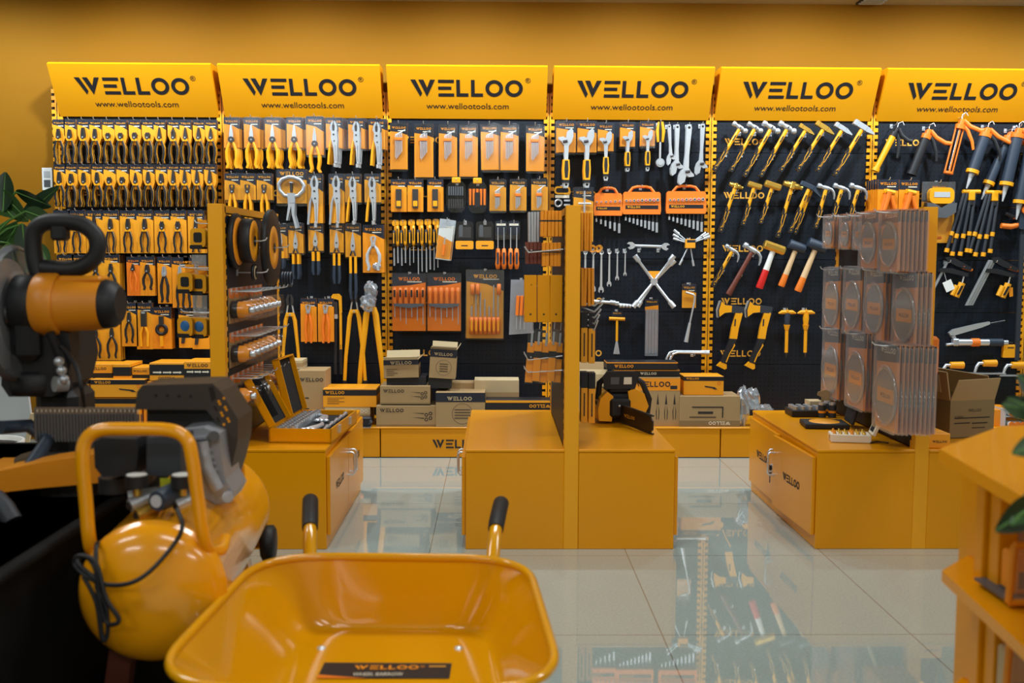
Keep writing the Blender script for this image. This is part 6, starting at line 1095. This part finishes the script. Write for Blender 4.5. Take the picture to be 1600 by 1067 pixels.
hd = smooth_path(VP_([(196, 848, 2.0), (168, 862, 1.95), (146, 860, 1.92), (139, 840, 1.90), (134, 780, 1.89), (129, 720, 1.88), (134, 688, 1.88), (156, 672, 1.88), (205, 670, 1.88), (265, 672, 1.88), (291, 686, 1.88), (300, 715, 1.88), (309, 780, 1.89), (318, 840, 1.90), (328, 860, 1.93), (346, 858, 1.98), (352, 842, 2.03)]), 5)
cp_.append(('carry_handle', W(O).tube(hd, .0125, 'tank', 16)))
cp_.append(('rear_handle', W(O).tube(smooth_path(VP_([(350, 724, 2.45), (352, 716, 2.45), (368, 716, 2.45), (377, 722, 2.45), (380, 752, 2.45)]), 4), .006, 'tank', 8)))
Yg = 2.2
cw = W(O); oc([(211, 640), (214, 612), (222, 602), (332, 599), (345, 612), (372, 655), (371, 690), (362, 730), (352, 760), (340, 752), (350, 705), (344, 668), (322, 640)], Yg, Yg+.13, 'tanp', cw, Yg)
for r_, row in enumerate([(244, 618), (262, 618), (280, 619), (298, 619)]): cw.lathe([(0, Yg-.001), (.0035, Yg-.001)], 'slot', 8, (P(*row, Yg).x, 0, P(*row, Yg).z), 'Y')
for k in range(16):
    q = P(334+8*(k % 3)+2*(k//3), 622+9*(k//3)+5*(k % 2), Yg); cw.lathe([(0, Yg-.001), (.003, Yg-.001)], 'yel' if k % 3 else 'slot', 8, (q.x, 0, q.z), 'Y')
oc([(326, 605), (333, 604), (338, 622), (331, 628)], Yg-.0015, Yg-.001, 'slot', cw, Yg)
cp_.append(('fan_cowl', cw, 'dark perforated fan cowl', [('motor_casing', oc([(222, 642), (330, 642), (345, 668), (345, 730), (320, 742), (232, 742), (222, 700)], Yg+.03, Yg+.2, 'rub', None, Yg), None, [])]))
al = oc([(282, 672), (318, 668), (342, 678), (346, 712), (352, 748), (364, 770), (356, 786), (336, 788), (316, 775), (300, 748), (282, 742)], Yg-.06, Yg+.06, 'alu', None, Yg-.06)
for k in range(6): oc([(286, 684+10*k), (324+3*k, 680+10*k), (326+3*k, 684+10*k), (288, 688+10*k)], Yg-.072, Yg-.06, 'alu', al, Yg-.06)
al.cyl(P(334, 682, Yg-.07), P(334, 682, Yg-.05), .012, 'dst', 12).cyl(P(356, 776, Yg-.09), P(356, 776, Yg-.05), .012, 'alu', 12).tube(VP_([(315, 690, Yg-.075), (322, 730, Yg-.08), (340, 765, Yg-.08)]), .014, 'alu', 10)
cp_.append(('cylinder_head', oc([(208, 690), (230, 690), (230, 745), (214, 748), (205, 720)], Yg-.02, Yg+.08, 'alu', None, Yg)))
cp_.append(('mounting_bracket', oc([(300, 775), (330, 790), (334, 805), (290, 805)], Yg-.05, Yg+.1, 'tank', None, Yg)))
cp_.append(('crankcase', al, 'cast aluminium crankcase', []))
cp_.append(('air_filter', oc([(146, 692), (160, 684), (212, 686), (216, 700), (212, 742), (160, 745), (148, 730)], 2.0, 2.12, 'rub', None, 2.0).cyl(P(178, 745, 2.05), P(178, 768, 2.05), .030, 'rub', 18)))
cp_.append(('pressure_switch', oc([(229, 684), (262, 682), (281, 684), (283, 738), (262, 744), (229, 742)], 2.0, 2.09, 'rubg', None, 2.0)))
for (a_, b_) in ((214, 750), (285, 750)):
    q = P(a_, b_, 1.96); cp_.append(('pressure_gauge', W(O).cyl(q-Vector((0, 0, .014)), q+Vector((0, 0, .01)), .0215, 'rub', 20).cyl(q+Vector((0, 0, .01)), q+Vector((0, 0, .0115)), .019, 'white', 20).cyl(q-Vector((0, 0, .03)), q-Vector((0, 0, .014)), .008, 'brass', 10)))
q = P(245, 783, 1.93)
cp_.append(('regulator', W(O).tube([q+Vector((.03, .06, .01)), q+Vector((.004, .01, 0)), q], [.022, .021, .019], 'blue', 20).cyl(q, q+Vector((-.001, -.003, 0)), .012, 'lgry', 16).tube(VP_([(200, 775, 1.98), (245, 768, 2.0), (300, 775, 1.98)]), .010, 'sts', 10)))
for (a_, b_, m) in ((203, 790, 'sts'), (275, 790, 'sts'), (214, 806, 'brass')):
    q = P(a_, b_, 1.95); cp_.append(('air_fitting', W(O).tube([q, q+Vector((.035, .03, .012))], [.013, .010], m, 14).cyl(q, q+Vector((-.001, -.002, 0)), .008, 'slot', 10)))
cp_.append(('warning_tag', W(O).box(P(232, 0, 1.97).x, P(250, 0, 1.97).x, 1.968, 1.97, P(0, 760, 1.97).z, P(0, 747, 1.97).z, 'grn')))
Ys = 1.83
cab = smooth_path(VP_([(277, 796, 1.9), (285, 822, 1.86), (272, 850, Ys+.02), (235, 892, Ys-.01), (200, 912, Ys-.02), (160, 912, Ys), (128, 895, Ys), (116, 878, Ys+.01), (126, 868, Ys), (150, 880, Ys), (166, 935, Ys-.01), (185, 965, Ys-.01), (180, 975, Ys-.01), (165, 970, Ys), (152, 920, Ys), (150, 860, 1.86), (153, 848, 1.9)]), 5)
cp_.append(('power_cord', W(O).tube(cab, .0042, 'rub', 8).tube(smooth_path(VP_([(130, 900, Ys), (150, 940, Ys), (160, 998, Ys), (168, 990, Ys), (166, 950, Ys), (150, 915, Ys)]), 5), .0042, 'rub', 8).tube(smooth_path(VP_([(150, 905, Ys), (122, 880, Ys), (130, 868, Ys+.01), (148, 885, Ys), (156, 930, Ys), (158, 985, Ys), (163, 1000, Ys)]), 5), .0045, 'rub', 8)))
inst(bake(T4(cp_)), 'air_compressor', 'yellow air compressor with horizontal tank and tubular handle beside the black table', 'air compressor', O)
# ---- wheelbarrow
ZR, ZF = .445, .295
def rquad(cs, rs, n=7):
    o = []
    for i in range(4):
        p, a, b = Vector(cs[i]), Vector(cs[i-1]), Vector(cs[(i+1) % 4]); r_ = rs[i]; s, e = p+(a-p).normalized()*r_, p+(b-p).normalized()*r_
        o += [(s*(1-t)**2+p*2*t*(1-t)+e*t*t) for t in [k/n for k in range(n+1)]]
    # extra points on the straight runs
    r2 = []
    for i in range(len(o)):
        r2.append(o[i]); nx = o[(i+1) % len(o)]
        if (nx-o[i]).length > .12: r2 += [o[i].lerp(nx, .33), o[i].lerp(nx, .67)]
    return r2
rc = [PZ(410, 868, ZR), PZ(822, 872, ZR), PZ(874, 1046, ZR), PZ(244, 1046, ZR)]; rc[2] = rc[1]+(rc[2]-rc[1])*1.14; rc[3] = rc[0]+(rc[3]-rc[0])*1.12
fc = [PZ(482, 980, ZF), PZ(752, 982, ZF), PZ(800, 1130, ZF), PZ(425, 1130, ZF)]
OB = ((rc[0].x+rc[1].x)/2, (rc[0].y+rc[2].y)/2, 0)
R1 = rquad(rc, [.16, .16, .17, .18]); R2 = rquad(fc, [.10, .10, .10, .10])
if True:
    def resamp(pl, n):
        L = [0]; m = len(pl)
        for i in range(m): L.append(L[-1]+(pl[(i+1) % m]-pl[i]).length)
        o = []
        for k in range(n):
            t = L[-1]*k/n; i = max(j for j in range(m) if L[j] <= t+1e-9); o.append(pl[i].lerp(pl[(i+1) % m], (t-L[i])/max(1e-9, L[i+1]-L[i])))
        return o
    # match corner by corner: 8 arc points and the same straight points
    def rq2(cs, rs, n=11):
        o = []
        for i in range(4):
            p, a, b = Vector(cs[i]), Vector(cs[i-1]), Vector(cs[(i+1) % 4]); r_ = rs[i]; s, e = p+(a-p).normalized()*r_, p+(b-p).normalized()*r_
            o += [(s*(1-t)**2+p*2*t*(1-t)+e*t*t) for t in [k/n for k in range(n+1)]]
            nb = Vector(cs[(i+2) % 4]); e2 = b+(p-b).normalized()*rs[(i+1) % 4]; o += [e.lerp(e2, .33), e.lerp(e2, .67)]
        return o
    R1, R2 = rq2(rc, [.16, .16, .17, .18]), rq2(fc, [.10, .10, .10, .10])
n = len(R1); rings = []
for k, kz in ((0, 0), (.3, .33), (.6, .67), (.78, .85), (.89, .935), (.98, .982), (1.08, 1.0)):
    rings.append([(R1[i].lerp(R2[i], k).x, R1[i].lerp(R2[i], k).y, ZR-(ZR-ZF)*kz) for i in range(n)])
ctr = (sum(p.x for p in R2)/n, sum(p.y for p in R2)/n)
rings.append([(ctr[0]+(p[0]-ctr[0])*.93, ctr[1]+(p[1]-ctr[1])*.93, ZF) for p in rings[-1]])
g = W(OB); vs = [p for r_ in rings for p in r_]; nr = len(rings)
fs_ = [(i*n+j, i*n+(j+1) % n, (i+1)*n+(j+1) % n, (i+1)*n+j) for i in range(nr-1) for j in range(n)]
g.add(vs, fs_, 'barrow', True); g.add([vs[(nr-1)*n+j] for j in range(n)], [list(range(n))], 'barrow')
g.add([(x+(x-ctr[0])*.008, y+(y-ctr[1])*.008, z-.004) for x, y, z in vs], fs_, 'barrow', True); g.add([(x, y, z-.004) for x, y, z in vs[(nr-1)*n:]], [list(range(n))], 'barrow')
rim = W(OB).tube([(p.x, p.y, ZR) for p in R1]+[(R1[0].x, R1[0].y, ZR)], .0085, 'barrow', 12, cap=False)
wb = [('tray', g, None, [('rolled_rim', rim, None, [])])]
dd = [PZ(507, 1036, ZF), PZ(706, 1037, ZF), PZ(702, 1061, ZF), PZ(495, 1061, ZF)]; dcx, dcy = sum(p.x for p in dd)/4, sum(p.y for p in dd)/4
g = W(OB); g.add([(p.x, p.y, ZF+.0015) for p in dd], [(0, 1, 2, 3)], 'black'); e1 = dd[3].lerp(dd[0], .22); g.add([(dd[3].x, dd[3].y, ZF+.002), (dd[2].lerp(dd[3], .62).x, dd[2].y, ZF+.002), (e1.x, e1.y, ZF+.002)], [(0, 1, 2)], 'cardd')
wd_ = dd[1].x-dd[0].x; hd_ = dd[0].y-dd[3].y
g.T = g.T @ Matrix.Translation((dcx, dcy, ZF+.002)) @ Matrix.Rotation(-math.pi/2, 4, 'X')
g.logo(0, hd_*.17, -.0005, wd_*.5, 'cardo', 24); g.text('WHEEL BARROW', -wd_*.05, -hd_*.25, -.0005, hd_*.20, 'cream', wd_*.38); g.text('®', wd_*.28, hd_*.22, -.0005, hd_*.12, 'cardo'); g.box(wd_*.33, wd_*.46, -.0005, 0, hd_*.2, hd_*.26, 'brn')
wb.append(('name_decal', g, 'black decal with orange lettering', []))
for a_, b_ in ((502, 1013), (717, 1013)): q = PZ(a_, b_, ZF); wb.append(('bolt', W(OB).lathe([(.0095, 0), (.0085, .003), (.004, .005), (0, .0055)], 'st', 16, (q.x, q.y, ZF)), 'round-headed steel bolt', []))
for a_, b_, c_, d_ in ((484, 874, 485, 782), (767, 874, 783, 786)):
    p0 = P(a_, b_, 2.265); p1 = P(c_, d_, 2.5); q0 = Vector((p0.x, 2.20, ZF-.035)); q1 = Vector((p0.x*.6+ctr[0]*.4, 1.40, .24))
    pth = smooth_path([q1, (q1+q0)/2, q0, p0-Vector((0, .01, .06)), p0+(p1-p0)*.45+Vector((0, 0, .008)), p1], 5); p2 = p1+(p1-p0).normalized()*.012
    wb.append(('handle_bar', W(OB).tube(pth, .0155, 'barrow', 14), None, [('grip', W(OB).tube([pth[-6], pth[-5], pth[-3], pth[-2], p1, p2], [.0185, .0195, .0195, .0195, .0195, .012], 'rub', 16), 'black rubber hand grip', [])]))
    wb.append(('leg', W(OB).tube(smooth_path([q0+Vector((0, .05, 0)), q0+Vector((0, .07, -.14)), Vector((q0.x, q0.y+.03, .016)), Vector((q0.x, q0.y-.08, .016))], 4), .013, 'barrow', 10)))
wb.append(('wheel', W(OB).lathe([(.08, -.03), (.13, -.035), (.15, -.02), (.152, 0), (.15, .02), (.13, .035), (.08, .03)], 'rub', 32, (ctr[0], 1.30, .152), 'X').lathe([(0, -.022), (.085, -.018), (.085, .018), (0, .022)], 'red', 24, (ctr[0], 1.30, .152), 'X')))
inst(bake(T4(wb)), 'wheelbarrow', 'glossy yellow wheelbarrow with empty tray and black-gripped handles in the foreground', 'wheelbarrow', OB)
# ---- right counter (angled display stand)
A, B_, C_ = PZ(1468, 701, .75), PZ(1565, 665, .75), PZ(1602, 778, .75)
dn = (C_-A).normalized(); Cn = A+dn*.95
def outl(k=0): return [(A.x+k, A.y-k*.2), (B_.x+k*.6, B_.y-k), (2.1, B_.y-k), (2.1, Cn.y), (Cn.x+k, Cn.y)]
OC = (1.35, 1.5, 0)
ct = [('countertop', W(OC).slab(outl(), .728, .75, 'yel'))]
for z in (.527, .288, .07): ct.append(('shelf', W(OC).slab(outl(.012), z-.02, z, 'yel')))
pp_ = P(1535, 900, 1.76)
ct.append(('post', W(OC).box(pp_.x-.012, pp_.x+.010, 1.74, 1.77, 0, .728, 'yel', .002).box(pp_.x-.004, pp_.x+.030, 1.70, 1.735, 0, .728, 'yel', .002)))
ct.append(('back_panel', W(OC).box(P(1556, 900, 1.95).x, 2.05, 1.95, 1.965, 0, .728, 'yel').box(P(1556, 900, 1.80).x, P(1556, 900, 1.80).x+.012, 1.45, 1.95, 0, .728, 'yel')))
ct.append(('side_panel', W(OC).box(pp_.x+.03, pp_.x+.038, .98, 1.70, 0, .728, 'yel') if False else W(OC).box(pp_.x+.002, 2.0, 1.05, 1.065, 0, .1, 'yel')))
inst(bake(T4(ct)), 'display_counter', 'yellow angled display counter with open shelves at the picture edge', 'counter', OC)
for i, (z0, z1) in enumerate(((.53, .625), (.315, .48), (.09, .25))):
    x0 = P(1575, 950, 1.62).x; g = G()
    fr = [(0, 0), (.3, 0), (.3, z1-z0), (.01, z1-z0)]
    g.tube([(0, 0, 0), (.3, 0, 0)], .006, 'org', 8).tube([(0, 0, 0), (.006, 0, z1-z0)], .006, 'org', 8).tube([(.006, 0, z1-z0), (.3, 0, z1-z0)], .006, 'org', 8).box(.0, .3, .0, .12, 0, .004, 'gry').box(.003, .3, .002, .004, .0, (z1-z0), 'clearb')
    tag(link('wire_bin', g.mesh(), None, (x0, 1.62, z0+.006)), f'orange-rimmed clear bin on the {["upper", "middle", "lowest"][i]} shelf of the edge counter', 'bin')
    for k in range(3):
        tag(link('small_pack', G().box(0, .07, 0, .05, 0, (z1-z0)*.7, 'cardo' if i == 0 else 'kraftl', .004).box(.005, .065, -.0006, 0, .01, (z1-z0)*.4, 'gry').mesh(), None, (x0+.02+.09*k, 1.64, z0+.012)), f'small pack, {ORD[k]} in the {["upper", "middle", "lowest"][i]} bin of the edge counter', 'pack')
# ---- plants
def leaf(g, b, t, wd, droop=.0, m='leaf', roll=0):
    b, t = Vector(b), Vector(t); d = t-b; L = d.length; d.normalize(); sd = d.cross(Vector((0, -1, .25))).normalized(); sd = Matrix.Rotation(R(roll), 3, d) @ sd; up = sd.cross(d).normalized()
    vs = []; n = 10
    for i in range(n+1):
        u = i/n; w_ = wd*math.sin(math.pi*min(1, u*.96+.02))**.7*(1-.25*u); c = b+d*L*u+Vector((0, 0, -droop*u*u*L))
        for s, h in ((-1, .16), (-.5, .05), (0, -.03), (.5, .05), (1, .16)): vs.append(c+sd*w_*s+up*w_*h)
    g.add(vs, [(i*5+j, i*5+j+1, (i+1)*5+j+1, (i+1)*5+j) for i in range(n) for j in range(4)], m, True)
    g.tube([b, b+d*L*.5+Vector((0, 0, -droop*.25*L)), t+Vector((0, 0, -droop*L))], [.004, .003, .001], 'stem', 5)
def plant(name, lab, root, potm, leaves, Yl, potr=.14, poth=.26, stemh=.9, ms=('leaf', 'leafd')):
    rz = Vector(root); gs = []
    pot = G().lathe([(0, 0), (potr*.75, 0), (potr, poth), (potr-.012, poth), (potr*.75-.01, .02)], potm, 28).lathe([(0, poth-.02), (potr-.012, poth-.02)], 'soil', 20)
    st = G(); ps = [('pot', pot)]
    hub = Vector((0, 0, stemh)); st.tube([(0, 0, poth-.02), (.01, 0, stemh*.6), hub], [.012, .010, .007], 'stem', 8)
    for i, (b, t, wd, dr, rl) in enumerate(leaves):
        B, T = P(*b, Yl+.03*math.sin(i*2.1))-rz, P(*t, Yl+.05*math.cos(i*1.7))-rz; g = G(); leaf(g, B, T, wd, dr, ms[i % 2], rl); ps.append(('leaf', g)); st.tube(smooth_path([hub, (hub+B)/2+Vector((0, 0, .06)), B], 3), .0045, 'stem', 6)
    ps.append(('stem', st)); inst(bake(T4(ps)), name, lab, 'plant', rz)
plant('potted_plant', 'broad-leaved green potted plant standing left of the pliers rack', (-2.16, 4.35, 0), 'pot',
      [((22, 340), (-25, 290), .06, .1, 30), ((30, 345), (92, 292), .05, .0, -20), ((40, 330), (88, 345), .045, .1, 30), ((5, 330), (8, 262), .05, .1, 0), ((28, 350), (-10, 410), .06, .1, 20), ((35, 350), (42, 420), .045, .1, -30), ((60, 380), (78, 415), .03, .1, 0), ((15, 380), (35, 452), .06, .1, 10), ((0, 400), (-20, 460), .05, .1, 0), ((25, 300), (80, 322), .05, 0, 60), ((0, 300), (45, 345), .06, 0, 40)], 4.3, .16, .3, 1.0)
plant('potted_plant', 'small leafy potted plant on the counter at the picture edge', (1.32, 1.42, .75), 'pot', [((1640, 640), (1565, 640), .022, -.1, 10), ((1640, 655), (1575, 612), .016, .1, 40), ((1650, 690), (1582, 700), .02, .1, 20), ((1650, 640), (1590, 585), .022, 0, 0), ((1640, 590), (1700, 500), .03, 0, 0), ((1640, 780), (1556, 818), .026, .12, -10), ((1650, 770), (1580, 800), .022, .2, 30)], 1.40, .07, .12, .26)
# ---- left wall end
q = P(75, 280, YW); tag(link('wall_socket', G().box(-.03, .03, -.012, 0, -.065, .065, 'tagw', .003).box(-.018, .018, -.014, -.012, -.045, -.005, 'gry').box(-.018, .018, -.014, -.012, .01, .045, 'lgry').mesh(), None, (q.x, YW, q.z)), 'pale socket plate on the orange wall left of the pliers rack', 'socket')
q = P(8, 625, 4.9); tag(link('foam_board', G().at(0, 0, 0, rz=8).prism([(-.5, -.30), (.045, -.30), (.11, .02), (.09, .26), (-.5, .26)], 0, .03, 'lgry').prism([(.045, -.30), (.062, -.30), (.125, .02), (.11, .02)], -.002, .028, 'kraftl').mesh(), None, (q.x, 4.9, .31)), 'pale grey board standing on the floor behind the mitre saw', 'board')
